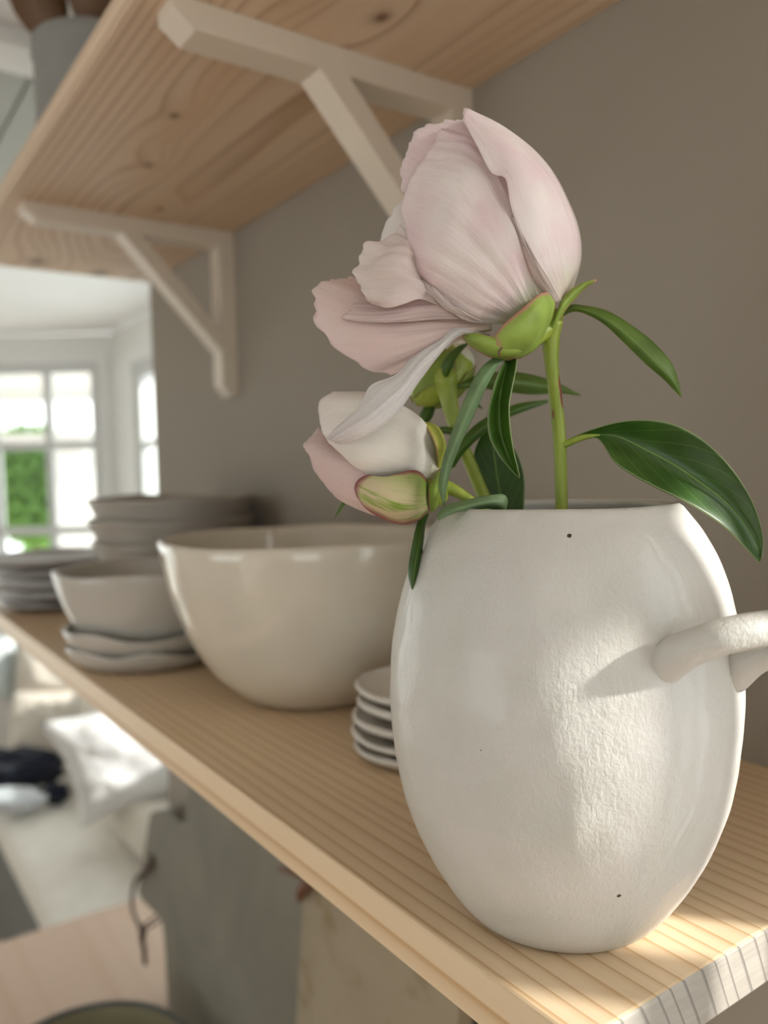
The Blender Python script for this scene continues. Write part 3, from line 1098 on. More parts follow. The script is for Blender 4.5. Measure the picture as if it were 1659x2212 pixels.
g = 'small bowls stacked at mid shelf'
cA = (.2135, .6455)
tag(lathe('cereal_bowl', bowl_profile([(.044, ZS), (.050, ZS + .001), (.059, ZS + .0075), (.0638, ZS + .0150)], .0028), cA, M_bowl2, wob=.03, rimw=.0065, seed=5),
    'shallow grey-white bowl with a wavy rim, bottom of the small stack', 'bowl', g)
tag(lathe('cereal_bowl', bowl_profile([(.038, ZS + .0060), (.044, ZS + .007), (.0550, ZS + .0140), (.0625, ZS + .022), (.0658, ZS + .0290)], .0028), cA, M_bowl2, wob=.03, rimw=.006, seed=6),
    'shallow grey-white bowl with a wavy rim, middle of the small stack', 'bowl', g)
tag(lathe('cereal_bowl', bowl_profile([(.034, ZS + .0135), (.040, ZS + .015), (.0525, ZS + .026), (.0615, ZS + .042), (.0690, ZS + .062), (.0722, ZS + .0745)], .003), cA, M_bowl2, wob=.012, rimw=.002, seed=7),
    'deep grey-white bowl resting on top of the two wavy bowls', 'bowl', g)

g = 'wide bowls stacked by the wall'
cB = (.2890, .786)
names = ['lowest', 'second from the bottom', 'third from the bottom', 'topmost']
for k in range(4):
    z0 = ZS + k * .0208
    tag(lathe('wide_bowl', bowl_profile([(.042, z0), (.047, z0 + .0015), (.060, z0 + .015), (.070, z0 + .036), (.0775, z0 + .0560), (.0812, z0 + .0635)], .003), (cB[0] + .001 * math.sin(k * 2), cB[1]), M_bowl3, wob=.02, rimw=.003, seed=20 + k),
        'wide grey bowl in the tall stack by the wall, ' + names[k], 'bowl', g)

g = 'plates stacked at the far shelf end'
cP = (.2185, .985)
specs = [(.060, .0075, .0, 'bottom plate of the far stack, smallest foot'), (.068, .009, .009, 'second plate up in the far stack'), (.070, .009, .0205, 'third plate up in the far stack'),
         (.074, .010, .034, 'fourth plate up in the far stack, below the top one'), (.083, .010, .047, 'widest plate lying on top of the far stack')]
for k, (r, hgt, z, lab) in enumerate(specs):
    z0 = ZS + z
    pr = bowl_profile([(r * .55, z0), (r * .62, z0 + .001), (r * .85, z0 + hgt * .55), (r, z0 + hgt)], .0035)
    tag(lathe('dinner_plate', pr, (cP[0] + .002 * math.sin(k * 3), cP[1] - .002 * math.cos(k * 2)), M_plate, wob=.012, rimw=.003, seed=40 + k), 'grey glazed ' + lab, 'plate', g)

g = 'little white dishes stacked beside the vase'
cD = (.2575, .3335)
dn = ['lowest', 'second from the bottom', 'middle', 'second from the top', 'topmost']
dr = [.0400, .0425, .0408, .0385, .0388]
for k in range(5):
    z0 = ZS + .0077 * k
    r = dr[k]
    pr = bowl_profile([(r * .60, z0), (r * .68, z0 + .0006), (r * .90, z0 + .0028), (r, z0 + .0058)], .0026)
    tag(lathe('small_dish', pr, (cD[0] + .0008 * math.sin(k * 2.3), cD[1] + .0008 * math.cos(k * 1.7)), M_dish, wob=.012, rimw=.0018, seed=60 + k), 'small white dish in the stack beside the vase, ' + dn[k], 'dish', g)

# ------------------------------------------------------------------ table under the shelf, boards leaning on the wall, enamel pot
tb = thing('worktop', 'pinkish wooden worktop under the shelf carrying the boards and the pot', 'worktop', (.1, .5, Z_FLOOR))
bm = bmesh.new()
YT = 1.352
prism(bm, [Vector(p) for p in [(-.45, -.7, Z_TABLE - .03), (X_WALL - .001, -.7, Z_TABLE - .03), (X_WALL - .001, 1.078, Z_TABLE - .03), (.66, 1.078, Z_TABLE - .03), (.66, YT, Z_TABLE - .03), (-.45, YT, Z_TABLE - .03)]], (0, 0, .03))
bevel_all(bm, .003)
obj('top', bm, M_table, tb)
for k in range(3):
    y0 = -.66 + k * .66
    bm = bmesh.new()
    box(bm, -.40, X_WALL - .003, y0, y0 + .65, Z_FLOOR, Z_TABLE - .03, bevel=.002)
    tag(obj('base_cabinet', bm, M_cab), 'painted base cabinet under the worktop, ' + ['nearest the window beside the shelf', 'in the middle', 'at the sofa end'][k], 'cabinet', 'base cabinets')

LEAN = .08


def lean_board(name, x0, px_pts, yz_pts, thick, mat, label, cat):
    p0, n0 = Vector((x0, 0, -.6)), Vector((-1, 0, LEAN)).normalized()
    pts = [on_plane(a, b, p0, n0) for a, b in px_pts]
    pts += [Vector((x0 + (z + .6) * LEAN, y, z)) for y, z in yz_pts]
    c = sum(pts, Vector()) / len(pts)
    root = thing(name, label, cat, (c.x, c.y, Z_TABLE))
    bm = bmesh.new()
    prism(bm, pts, -n0 * thick)
    bevel_all(bm, .0018, 2, .6)
    obj('slab', bm, mat, root)
    return root, p0, n0


gl_px = [(406, 1690), (405, 1740), (399, 1778), (386, 1774), (372, 1759), (352, 1751), (333, 1752), (324, 1760), (319, 1790), (312, 1840), (304, 1895), (299, 1925), (305, 1942), (322, 1960), (340, 1976), (350, 1992), (354, 2020), (357, 2060), (363, 2180)]
pb = on_plane(363, 2180, (.333, 0, -.6), (-1, 0, LEAN))
pt = on_plane(406, 1690, (.333, 0, -.6), (-1, 0, LEAN))
groot, gp, gn = lean_board('serving_board', .333, gl_px, [(pb.y - .002, Z_TABLE + .002), (.47, Z_TABLE + .002), (.47, -.24), (pt.y, -.24)], .014, M_greyboard,
                           'grey stone-like serving board with a leather cord through its handle', 'board')


def cordpts(px, plane_p, n, off):
    return [on_plane(a, b, Vector(plane_p) + n * off_, n) for (a, b), off_ in zip(px, off)]


bm = bmesh.new()
c1 = [(329, 1846), (326, 1866), (309, 1884), (292, 1905), (285, 1935), (287, 1965), (297, 1992), (306, 2010)]
tube(bm, cordpts(c1, gp, gn, [.000, .004, .006, .006, .005, .005, .005, .006]), [.0036, .0044, .0038, .003, .0026, .0026, .0026, .003], 8)
c2 = [(347, 1972), (330, 1984), (314, 1998), (306, 2010)]
tube(bm, cordpts(c2, gp, gn, [-.004, .002, .005, .006]), [.0018, .0018, .0018, .002], 8)
c2 = [(350, 1985), (334, 1996), (318, 2006), (308, 2016)]
tube(bm, cordpts(c2, gp, gn, [-.004, .002, .005, .006]), [.0018, .0018, .0018, .002], 8)
c3 = [(303, 1998), (308, 2012), (307, 2030), (311, 2050), (314, 2084)]
tube(bm, cordpts(c3, gp, gn, [.006, .007, .006, .005, .004]), [.0035, .0052, .0040, .0034, .0030], 8)
obj('leather_cord', bm, M_cord, groot, True)

cl_px = [(667, 1930), (660, 1936), (654, 1955), (650, 2040), (643, 2160), (640, 2212)]
p_b = on_plane(640, 2212, (.303, 0, -.6), (-1, 0, LEAN))
p_t = on_plane(667, 1930, (.303, 0, -.6), (-1, 0, LEAN))
p_r = on_plane(990, 2200, (.303, 0, -.6), (-1, 0, LEAN))
croot, cp, cn = lean_board('cheese_board', .303, cl_px, [(p_b.y + .004, Z_TABLE + .002), (p_r.y, Z_TABLE + .002), (p_r.y, -.30), (p_t.y - .012, -.30), (p_t.y - .006, -.312)], .012, M_creamboard,
                           'cream speckled stone board leaning in front of the grey board', 'board')
bm = bmesh.new()
s1 = [(690, 1905), (660, 1893), (632, 1882), (604, 1876)]
tube(bm, cordpts(s1, cp, cn, [.002, .006, .008, .009]), [.003, .0034, .0036, .0026], 10)
s2 = [(690, 1908), (668, 1908), (654, 1922), (648, 1942)]
tube(bm, cordpts(s2, cp, cn, [.002, .006, .007, .005]), [.0035, .0050, .0058, .0030], 10)
obj('leather_strap', bm, M_leather, croot, True)

ep = thing('enamel_pot', 'round olive enamel pot with a dark rim, at the lower left edge', 'pot', (.190, .823, Z_TABLE))
rr, zr_ = .106, -.6
pr = bowl_profile([(.088, Z_TABLE), (.094, Z_TABLE + .003), (.101, -.69), (.105, -.64), (rr, zr_)], .003)
lathe('body', pr, (.190, .823), M_potin, ep)
bm = bmesh.new()
nseg = 96
ringp = [Vector((.190 + (rr - .001) * math.cos(2 * math.pi * k / nseg), .823 + (rr - .001) * math.sin(2 * math.pi * k / nseg), zr_ + .002)) for k in range(nseg + 1)]
tube(bm, ringp, [.0032] * (nseg + 1), 10, cap=False, samples=nseg + 1)
obj('rim', bm, M_potrim, ep, True)


# ------------------------------------------------------------------ sofa in the bay
def cushion(name, c, ax, ay, az, sx, sy, sz, mat, parent=None, pinch=.25, seed=0, crumple=.006, sub=22):
    """soft cushion: centre, three axes, full sizes; thickness along az"""
    ax, ay, az = Vector(ax).normalized(), Vector(ay).normalized(), Vector(az).normalized()
    rnd = random.Random(seed)
    so = Vector((rnd.uniform(-9, 9), rnd.uniform(-9, 9), 0))
    bm = bmesh.new()
    grid = {}
    for s in (1, -1):
        for i in range(sub + 1):
            for j in range(sub + 1):
                u, v = i / sub * 2 - 1, j / sub * 2 - 1
                if s < 0 and (i in (0, sub) or j in (0, sub)):
                    grid[s, i, j] = grid[1, i, j]
                    continue
                h = (max(0, 1 - abs(u) ** 3.2) * max(0, 1 - abs(v) ** 3.2)) ** .42
                pu = u * (1 - pinch * .16 * (1 - v * v))
                pv = v * (1 - pinch * .16 * (1 - u * u))
                p = Vector(c) + ax * (pu * sx / 2) + ay * (pv * sy / 2) + az * (s * h * sz / 2)
                p += az * (crumple * s * h * (noise.noise(Vector((u * 2.2, v * 2.2, s)) + so) + .5 * noise.noise(Vector((u * 6, v * 6, s)) + so)))
                grid[s, i, j] = bm.verts.new(p)
    for s in (1, -1):
        for i in range(sub):
            for j in range(sub):
                f = (grid[s, i, j], grid[s, i + 1, j], grid[s, i + 1, j + 1], grid[s, i, j + 1])
                bm.faces.new(f if s > 0 else f[::-1])
    return obj(name, bm, mat, parent, True)


ZSEAT = -1.0
sofa = thing('sofa', 'cream upholstered sofa along the bay wall with a charcoal front', 'sofa', (.63, 2.4, Z_FLOOR))
bm = bmesh.new(); box(bm, .392, .885, 1.86, 2.96, Z_FLOOR + .03, ZSEAT - .115, bevel=.01); obj('base', bm, M_sofabase, sofa)
cushion('seat_cushion', (.632, 2.40, ZSEAT - .055), (1, 0, 0), (0, 1, 0), (0, 0, 1), .52, 1.12, .13, M_sofa, sofa, .02, 1, .006)
cushion('back_cushion', (.70, 2.10, -.925), (0, 1, 0), (.22, 0, 1), (-1, 0, .22), .52, .15, .19, M_sofast, sofa, .05, 2, .008)
cushion('back_cushion', (.70, 2.55, -.83), (0, 1, 0), (.22, 0, 1), (-1, 0, .22), .34, .36, .16, M_sofast, sofa, .05, 3, .008)
bm = bmesh.new(); box(bm, .80, .885, 1.86, 2.96, ZSEAT - .115, -.68, bevel=.015); obj('back_panel', bm, M_sofa, sofa)
for (x, y) in [(.43, 1.92), (.43, 2.9), (.85, 1.92), (.85, 2.9)]:
    bm = bmesh.new(); tube(bm, [Vector((x, y, Z_FLOOR)), Vector((x, y, Z_FLOOR + .04))], [.02, .02], 10, samples=2); obj('foot', bm, M_hole, sofa)


def facing(px, py, d):
    return at(px, py, d)


pc_ = facing(288, 1632, 2.12)
cushion('scatter_pillow', pc_, (.86, -.42, .22), (-.30, -.15, .94), (-.36, -.86, .30), .38, .34, .15, M_pillow, None, .9, 11, .016)
tag(bpy.data.objects['scatter_pillow'], 'plump white linen pillow leaning at the right end of the sofa', 'pillow')
cw = UB * -1
q1 = facing(140, 1442, 2.86)
o = cushion('scatter_cushion', q1, cw, (NB * .25 + Vector((0, 0, 1))), (-NB + Vector((0, 0, .25))), .33, .17, .15, M_sofast, None, .1, 12, .012)
tag(o, 'cream striped cushion on top, against the far bay wall', 'cushion', 'striped cushions against the far bay wall')
q2 = facing(118, 1568, 2.80)
o = cushion('scatter_cushion', q2, cw, (NB * .25 + Vector((0, 0, 1))), (-NB + Vector((0, 0, .25))), .30, .25, .15, M_sofast, None, .1, 13, .012)
tag(o, 'cream striped cushion below the other, behind the navy jacket', 'cushion', 'striped cushions against the far bay wall')
q3 = facing(-8, 1440, 2.9)
o = cushion('scatter_pillow', q3, cw, (NB * .25 + Vector((0, 0, 1))), (-NB + Vector((0, 0, .25))), .13, .24, .08, M_pillowb, None, .6, 14, .008)
tag(o, 'pale bluish white pillow at the left edge beside the striped cushions', 'pillow')


def heap(name, pts_px, d, h, mat, label, cat, seed, flat=1.0):
    """crumpled cloth lying on the seat"""
    c = sum([at(a, b, d) for a, b in pts_px], Vector()) / len(pts_px)
    bm = bmesh.new()
    bmesh.ops.create_icosphere(bm, subdivisions=5, radius=1)
    so = Vector((seed * 3.1, 1, 2))
    wx = max(p[0] for p in pts_px) - min(p[0] for p in pts_px)
    r = wx * d / F_PX / 2
    right = Vector(ROT[:, 0]); fw = Vector(ROT[:, 2]); fw.z = 0; fw.normalize()
    for v in bm.verts:
        k = 1 + .22 * noise.noise(v.co * 2.1 + so) + .12 * noise.noise(v.co * 5 + so)
        q = v.co * k
        p = c + right * (q.x * r) + fw * (q.y * r * .55) + Vector((0, 0, q.z * h if q.z > 0 else q.z * (c.z - ZSEAT - .014)))
        v.co = p
    o = obj(name, bm, mat, None, True)
    return tag(o, label, cat)


heap('jacket', [(-66, 1660), (138, 1660)], 2.57, .062, M_navy, 'crumpled dark navy jacket lying on the sofa seat', 'jacket', 1)
heap('dark_scarf', [(92, 1712), (150, 1712)], 2.44, .030, M_navy, 'small black cloth between the jacket and the white pillow', 'cloth', 4)
heap('folded_cloth', [(-50, 1722), (95, 1722)], 2.40, .022, M_paper, 'pale folded cloth on the seat in front of the navy jacket', 'cloth', 2)


# ------------------------------------------------------------------ peonies
def W3(l):
    return [tuple(mm(*p)) for p in l]


stem_pts = [(1196, 690, 1), (1190, 730, 3), (1192, 790, 4), (1199, 850, 4), (1207, 930, 4), (1211, 1010, 4), (1213, 1100, 4), (1214, 1250, 4), (1216, 1500, 2), (1218, 1700, 0)]
base = mm(1213, 1100, 4)
STEM_MARKS = [(mm(1213, 828, 2.4) - base, .0013), (mm(1216, 855, 2.6) - base, .0014), (mm(1194, 896, 2.6) - base, .0006)]
M_stem = stem_mat()

pe = thing('peony', 'large open pale pink peony leaning left on an upright stem', 'flower', tuple(base), 'peonies in the vase')


def tube_obj(name, pts, radii, mat, parent, n=14, samples=40):
    bm = bmesh.new()
    tube(bm, [mm(*p) for p in pts], radii, n, samples=samples)
    return obj(name, bm, mat, parent, True)


tube_obj('stem', stem_pts, [.0032, .0030, .0023, .0022, .0022, .0021, .0021, .0021, .0020, .0018], M_stem, pe)
tube_obj('receptacle', [(1206, 672, 3), (1196, 692, 3), (1175, 715, 1), (1150, 725, 0), (1130, 735, -3)], [.0024, .0027, .0030, .0040, .003], M_stem, pe, 14, 20)

# petals: curves base -> tip, side by side
def petal(curves, mat, parent, **k):
    return loft('petal', [W3(c) for c in curves], mat, parent, **k)


# right outer petal, wrapping round to the back
petal([[(1212, 650, -4), (1168, 592, -15), (1135, 530, -22), (1105, 450, -26), (1092, 385, -27), (1062, 372, -26.5), (1030, 310, -25), (1001, 252, -21)],
       [(1218, 652, -1), (1196, 565, -13), (1165, 470, -20), (1128, 390, -22), (1085, 325, -21), (1045, 283, -19), (1003, 240, -17)],
       [(1224, 650, 2), (1238, 560, -6), (1222, 470, -11), (1180, 382, -13), (1122, 318, -13), (1060, 272, -14), (1006, 234, -14)],
       [(1229, 648, 4), (1254, 560, 2), (1247, 480, 1), (1210, 398, 0), (1155, 328, -2), (1085, 274, -8), (1013, 236, -12)],
       [(1227, 648, 6), (1246, 560, 12), (1236, 490, 14), (1200, 410, 14), (1148, 340, 11), (1085, 285, 2), (1016, 242, -9)],
       [(1215, 645, 8), (1215, 560, 22), (1200, 490, 26), (1165, 420, 25), (1120, 355, 21), (1075, 300, 10), (1018, 250, -5)]],
      M_petA, pe, nu=44, nv=54, rough=.0008, wr=.0004, wfreq=16, jag=.0010, seed=1)
# small under-edge petal tucked beneath it
petal([[(1195, 655, -6), (1150, 600, -14), (1122, 540, -19), (1100, 470, -22)],
       [(1202, 652, -6), (1168, 600, -16), (1142, 545, -21), (1108, 470, -24)],
       [(1210, 650, -4), (1188, 605, -14.5), (1160, 562, -20), (1125, 495, -24)]],
      M_petE, pe, nu=20, nv=30, rough=.0006, wr=.0006, jag=.0012, seed=2)
# large front petal
petal([[(1105, 700, -6), (1052, 699, -12), (1000, 688, -15), (955, 655, -16), (908, 612, -14)],
       [(1120, 690, -8), (1052, 655, -20), (985, 610, -23), (930, 575, -22), (886, 552, -17)],
       [(1135, 680, -8), (1068, 600, -24), (990, 530, -27), (920, 490, -24), (868, 462, -17)],
       [(1150, 668, -8), (1092, 555, -25), (1025, 455, -27), (950, 400, -23), (884, 390, -16)],
       [(1165, 660, -7), (1115, 530, -22), (1062, 425, -24), (1000, 350, -21), (918, 340, -15)],
       [(1178, 650, -4), (1142, 520, -18), (1095, 405, -20), (1035, 320, -18), (950, 284, -13)],
       [(1190, 645, -1), (1165, 520, -13), (1125, 420, -15), (1065, 330, -14), (980, 274, -10)]],
      M_petB, pe, nu=84, nv=64, rough=.0013, rfreq=95, wr=.0010, wfreq=17, jag=.0022, seed=3)
# petals behind at the top
petal([[(1150, 640, 2), (1000, 490, -4), (915, 445, -8), (868, 412, -9)],
       [(1150, 630, 3), (1010, 440, -5), (925, 385, -8), (866, 362, -8)],
       [(1155, 620, 3), (1025, 410, -5), (945, 345, -7), (886, 308, -7)],
       [(1160, 610, 4), (1045, 395, -4), (970, 315, -5), (914, 274, -6)],
       [(1170, 600, 5), (1085, 390, -2), (1025, 300, -3), (962, 262, -5)],
       [(1180, 600, 6), (1115, 400, 1), (1060, 310, 0), (1003, 262, -3)]],
      M_petB, pe, nu=40, nv=30, rough=.0008, wr=.0007, jag=.0016, seed=4)
petal([[(1100, 660, 2), (980, 605, -5), (885, 565, -6), (812, 545, -3)],
       [(1110, 640, 2), (990, 560, -5), (895, 515, -6), (831, 484, -4)],
       [(1120, 620, 2), (1000, 520, -5), (915, 470, -6), (862, 440, -5)],
       [(1130, 600, 4), (1020, 500, 0), (940, 440, -2), (885, 415, -3)]],
      M_petW, pe, nu=24, nv=26, rough=.0006, wr=.0004, jag=.0006, seed=5)
# hidden back petals closing the bloom
petal([[(1200, 655, 10), (1190, 540, 27), (1150, 430, 34), (1090, 350, 28)],
       [(1180, 660, 12), (1120, 560, 32), (1070, 460, 36), (1020, 370, 28)],
       [(1160, 670, 12), (1060, 600, 30), (1000, 520, 32), (950, 440, 22)],
       [(1140, 685, 10), (1020, 640, 24), (950, 580, 24), (890, 510, 14)]],
      M_petA, pe, nu=26, nv=26, rough=.0012, wr=.0006, jag=.0015, seed=6)
# crumpled middle petal
petal([[(950, 660, -15), (905, 646, -20), (858, 660, -21), (810, 657, -17)],
       [(945, 645, -16), (890, 622, -22), (835, 628, -22), (788, 630, -17)],
       [(940, 630, -16), (878, 596, -23), (822, 596, -21), (769, 594, -15)],
       [(928, 612, -15), (876, 572, -22), (822, 564, -20), (772, 558, -14)],
       [(918, 590, -14), (880, 548, -20), (838, 536, -18), (790, 530, -12)],
       [(905, 565, -13), (888, 530, -18), (868, 508, -16), (838, 507, -11)],
       [(898, 555, -12), (890, 528, -16), (880, 505, -15), (866, 488, -12)]],
      M_petE, pe, nu=54, nv=50, rough=.0040, rfreq=120, wr=.0013, wfreq=9, jag=.0016, seed=7)
petal([[(1015, 690, -15), (960, 662, -19), (915, 630, -20), (898, 596, -18)],
       [(1030, 692, -15), (985, 672, -20), (950, 645, -21.5), (925, 612, -20)],
       [(1050, 694, -13), (1010, 684, -19), (985, 668, -21), (960, 640, -21)]],
      M_petE, pe, nu=24, nv=26, rough=.0024, rfreq=110, wr=.0010, jag=.0015, seed=8)
# big lower left petal
petal([[(1062, 690, -4), (960, 655, -2), (870, 620, 2), (771, 598, 4)],
       [(1062, 694, -6), (955, 668, -6), (850, 636, -4), (738, 598, -1)],
       [(1062, 698, -8), (950, 682, -10), (830, 658, -10), (700, 598, -6)],
       [(1062, 701, -9), (950, 694, -13), (815, 684, -14), (680, 634, -10)],
       [(1062, 704, -10), (950, 706, -15), (815, 708, -17), (684, 690, -13)],
       [(1062, 707, -10), (955, 718, -16), (835, 738, -18), (712, 732, -15)],
       [(1062, 710, -10), (965, 726, -16), (870, 765, -18), (770, 787, -16)],
       [(1062, 712, -9), (980, 730, -14), (905, 775, -15), (832, 808, -14)],
       [(1062, 714, -8), (990, 732, -11), (925, 775, -12), (866, 800, -11)]],
      M_petF, pe, nu=64, nv=44, rough=.0013, rfreq=45, wr=.0006, wfreq=12, jag=.0024, seed=9)
# inner petal whose edge shows above it
petal([[(1025, 690, -12), (940, 690, -15.5), (865, 696, -17.5), (800, 698, -17)],
       [(1010, 680, -13), (920, 676, -16.5), (840, 688, -18), (742, 689, -15.5)],
       [(1000, 664, -13), (910, 654, -16), (835, 668, -16), (760, 668, -13)],
       [(985, 650, -12), (905, 640, -14), (835, 640, -12), (770, 640, -9)]],
      M_petF, pe, nu=30, nv=34, rough=.0012, wr=.0008, jag=.0008, seed=10)
# drooping white petal
petal([[(1058, 722, -9), (1018, 716, -14), (976, 708, -15), (954, 732, -15), (898, 762, -15.5), (858, 808, -16), (800, 832, -17), (771, 880, -18), (709, 942, -18)],
       [(1058, 724, -10), (1020, 716, -15), (983, 711, -18), (949, 742, -20), (906, 772, -21.5), (868, 815, -22), (820, 852, -23), (775, 898, -23), (709, 948, -20)],
       [(1059, 726, -10), (1022, 719, -15), (988, 718, -19), (952, 755, -22), (910, 797, -24.5), (872, 846, -26), (826, 886, -27), (776, 922, -26), (718, 953, -21)],
       [(1059, 728, -10), (1020, 722, -14), (988, 728, -16), (946, 770, -18), (914, 818, -20), (878, 872, -22), (836, 914, -23), (784, 945, -22), (735, 956, -19)]],
      M_petG, pe, nu=38, nv=72, rough=.0012, rfreq=95, wr=.0007, wfreq=9, jag=.0008, seed=11)
petal([[(1040, 735, 2), (1000, 720, -6), (975, 712, -9), (955, 738, -8)],
       [(1050, 740, 2), (1010, 735, -4), (985, 738, -5), (965, 755, -4)]],
      M_petW, pe, nu=12, nv=18, seed=12)


def sepal(curves, mat, parent, **k):
    return loft('sepal', [W3(c) for c in curves], mat, parent, thick=.0006, **k)


sepal([[(1112, 774, -5), (1088, 768, -14), (1074, 748, -18.5), (1068, 728, -18)],
       [(1135, 766, -4), (1115, 745, -18), (1102, 715, -22), (1090, 701, -20.5)],
       [(1158, 752, -2), (1146, 725, -19), (1138, 690, -22), (1128, 667, -20)],
       [(1176, 728, 1), (1172, 700, -14), (1168, 665, -17.5), (1166, 635, -15)],
       [(1187, 700, 4), (1190, 685, -7), (1190, 660, -11), (1187, 632, -9)],
       [(1189, 686, 7), (1194, 676, -1), (1199, 660, -4), (1199, 642, -3)]],
      M_sep, pe, nu=36, nv=30, rough=.0004, seed=21)
sepal([[(1165, 745, 3), (1128, 771, -1), (1088, 778, -4), (1050, 767, -8), (1015, 744, -10), (995, 722, -9)],
       [(1160, 735, -2), (1120, 760, -12), (1085, 764, -16), (1050, 752, -17), (1018, 734, -16), (998, 722, -12)],
       [(1150, 725, -6), (1115, 740, -16), (1085, 742, -18.5), (1055, 735, -19), (1026, 725, -17), (1004, 721, -13)],
       [(1140, 715, -8), (1110, 728, -16), (1085, 730, -18), (1062, 728, -18), (1035, 722, -16.5), (1008, 719, -13)]],
      M_sep, pe, nu=26, nv=34, rough=.0003, seed=22)
sepal([[(1188, 714, 2), (1206, 668, -2), (1222, 636, -3), (1255, 614, -3), (1288, 604, -4)],
       [(1190, 716, 0), (1210, 668, -5), (1228, 644, -5), (1260, 616, -4), (1288, 605, -4)],
       [(1193, 716, 2), (1217, 675, -2), (1236, 652, -2), (1266, 620, -2), (1289, 607, -4)]],
      M_sep, pe, nu=12, nv=30, seed=23)
sepal([[(1185, 720, 4), (1205, 668, 4), (1232, 650, 4), (1232, 632, 4)],
       [(1195, 700, 7), (1215, 660, 10), (1234, 640, 10), (1236, 620, 9)]],
      M_sepy, pe, nu=12, nv=20, seed=24)
# red hook on the calyx
tube_obj('hook', [(1084, 752, -18.6), (1078, 760, -19.4), (1079, 768, -19), (1084, 773, -17.4)], [.0003, .00035, .0003, .0001], M_leather, pe, 6, 12)


def leaf(curves, mat, parent, nu=17, nv=44, **k):
    return loft('leaf', [W3(c) for c in curves], mat, parent, nu=nu, nv=nv, thick=.0004, **k)


# bract leaf curving away to the right
leaf([[(1214, 676, 2), (1232, 659, 1), (1262, 661, 0), (1310, 672, -2), (1360, 700, -4), (1410, 738, -5), (1448, 782, -6), (1464, 820, -6), (1472, 857, -6)],
      [(1215, 680, 2), (1234, 666, 0), (1262, 669, -2), (1310, 690, -5), (1360, 728, -7), (1405, 770, -8), (1438, 805, -8), (1460, 832, -7), (1472, 857, -6)],
      [(1216, 684, 2), (1236, 673, 1), (1262, 676, -1), (1306, 700, -3), (1350, 742, -5), (1395, 786, -6), (1430, 815, -6), (1452, 838, -6), (1471, 858, -6)]],
     M_leafl, pe, seed=31, rough=.0003)
# big glossy leaf on the right
leaf([[(1220, 952, 3), (1240, 943, 2), (1278, 928, -2), (1338, 911, -6), (1397, 907, -9), (1457, 917, -11), (1516, 948, -12), (1564, 992, -12), (1604, 1045, -11), (1633, 1102, -10), (1648, 1164, -8), (1643, 1213, -6)],
      [(1220, 956, 3), (1242, 950, 2), (1288, 939, -1), (1338, 944, -3), (1397, 973, -5), (1457, 1005, -6), (1516, 1045, -7), (1568, 1086, -7), (1608, 1132, -7), (1632, 1172, -7), (1640, 1196, -6), (1642, 1213, -6)],
      [(1220, 961, 3), (1242, 957, 2), (1290, 946, -2), (1326, 996, -8), (1366, 1025, -11), (1417, 1053, -13), (1477, 1081, -14), (1528, 1112, -13), (1576, 1148, -11), (1612, 1184, -9), (1630, 1204, -7), (1641, 1214, -6)]],
     M_leafd, pe, nu=29, nv=64, seed=32, rough=.0005)
tube_obj('petiole', [(1212, 962, 3.5), (1232, 955, 2.5), (1262, 944, 0), (1296, 940, -1.2)], [.0016, .0012, .0010, .0005], M_stem, pe, 10, 16)
# two narrow leaves hanging under the bloom
leaf([[(1092, 770, -2), (1062, 776, -9), (1030, 808, -14), (1002, 868, -17), (975, 938, -19), (956, 1000, -20), (949, 1050, -19), (958, 1092, -17)],
      [(1094, 774, -3), (1070, 786, -11), (1040, 826, -17), (1014, 880, -20), (987, 945, -22), (966, 1003, -22), (957, 1050, -21), (959, 1092, -17)],
      [(1096, 778, -2), (1080, 784, -9), (1052, 832, -14), (1026, 890, -17), (999, 950, -19), (976, 1006, -20), (965, 1050, -19), (960, 1093, -17)]],
     M_leafg, pe, seed=33, nu=13)
leaf([[(1096, 772, -4), (1078, 802, -8), (1064, 845, -11), (1054, 895, -12), (1057, 942, -12), (1078, 984, -11), (1102, 1013, -9), (1122, 1033, -8)],
      [(1102, 772, -2), (1092, 802, -5), (1082, 850, -8), (1079, 898, -9), (1084, 942, -9), (1098, 985, -9), (1112, 1015, -8), (1122, 1033, -8)],
      [(1118, 770, -4), (1114, 800, -9), (1105, 845, -13), (1100, 880, -14), (1103, 930, -14), (1110, 975, -12), (1118, 1010, -10), (1123, 1032, -8)]],
     M_leafm, pe, seed=34)

# ---- half-open bloom at the left
base2 = mm(1075, 1115, 6)
p2 = thing('peony', 'half-open ivory peony with striped sepals, at the left of the vase rim', 'flower', tuple(base2), 'peonies in the vase')
tube_obj('stem', [(936, 1062, 8), (958, 1052, 7), (990, 1064, 6), (1030, 1092, 6), (1075, 1130, 6), (1130, 1220, 8), (1190, 1500, 8)], [.0030, .0026, .0019, .0017, .0017, .0017, .0017], M_stem, p2)
tube_obj('receptacle', [(950, 1048, 8), (938, 1058, 7), (920, 1066, 4)], [.0040, .0060, .0050], M_stem, p2, 14, 12)
petal([[(920, 1092, 6), (860, 1114, 0), (815, 1113, -3), (783, 1103, -3), (747, 1090, -1)],
       [(920, 1080, 4), (855, 1088, -6), (790, 1080, -9), (740, 1068, -8), (716, 1068, -3)],
       [(920, 1065, 4), (845, 1050, -9), (780, 1035, -12), (725, 1022, -10), (684, 1025, -4)],
       [(920, 1050, 4), (835, 1015, -9), (770, 995, -11), (710, 985, -9), (666, 982, -4)],
       [(920, 1040, 5), (832, 990, -4), (765, 968, -5), (700, 955, -4), (656, 960, -2)],
       [(920, 1030, 8), (840, 980, 4), (770, 950, 4), (710, 935, 3), (689, 924, 3)]],
      M_petF, p2, nu=36, nv=36, rough=.0010, wr=.0003, jag=.0007, seed=41)
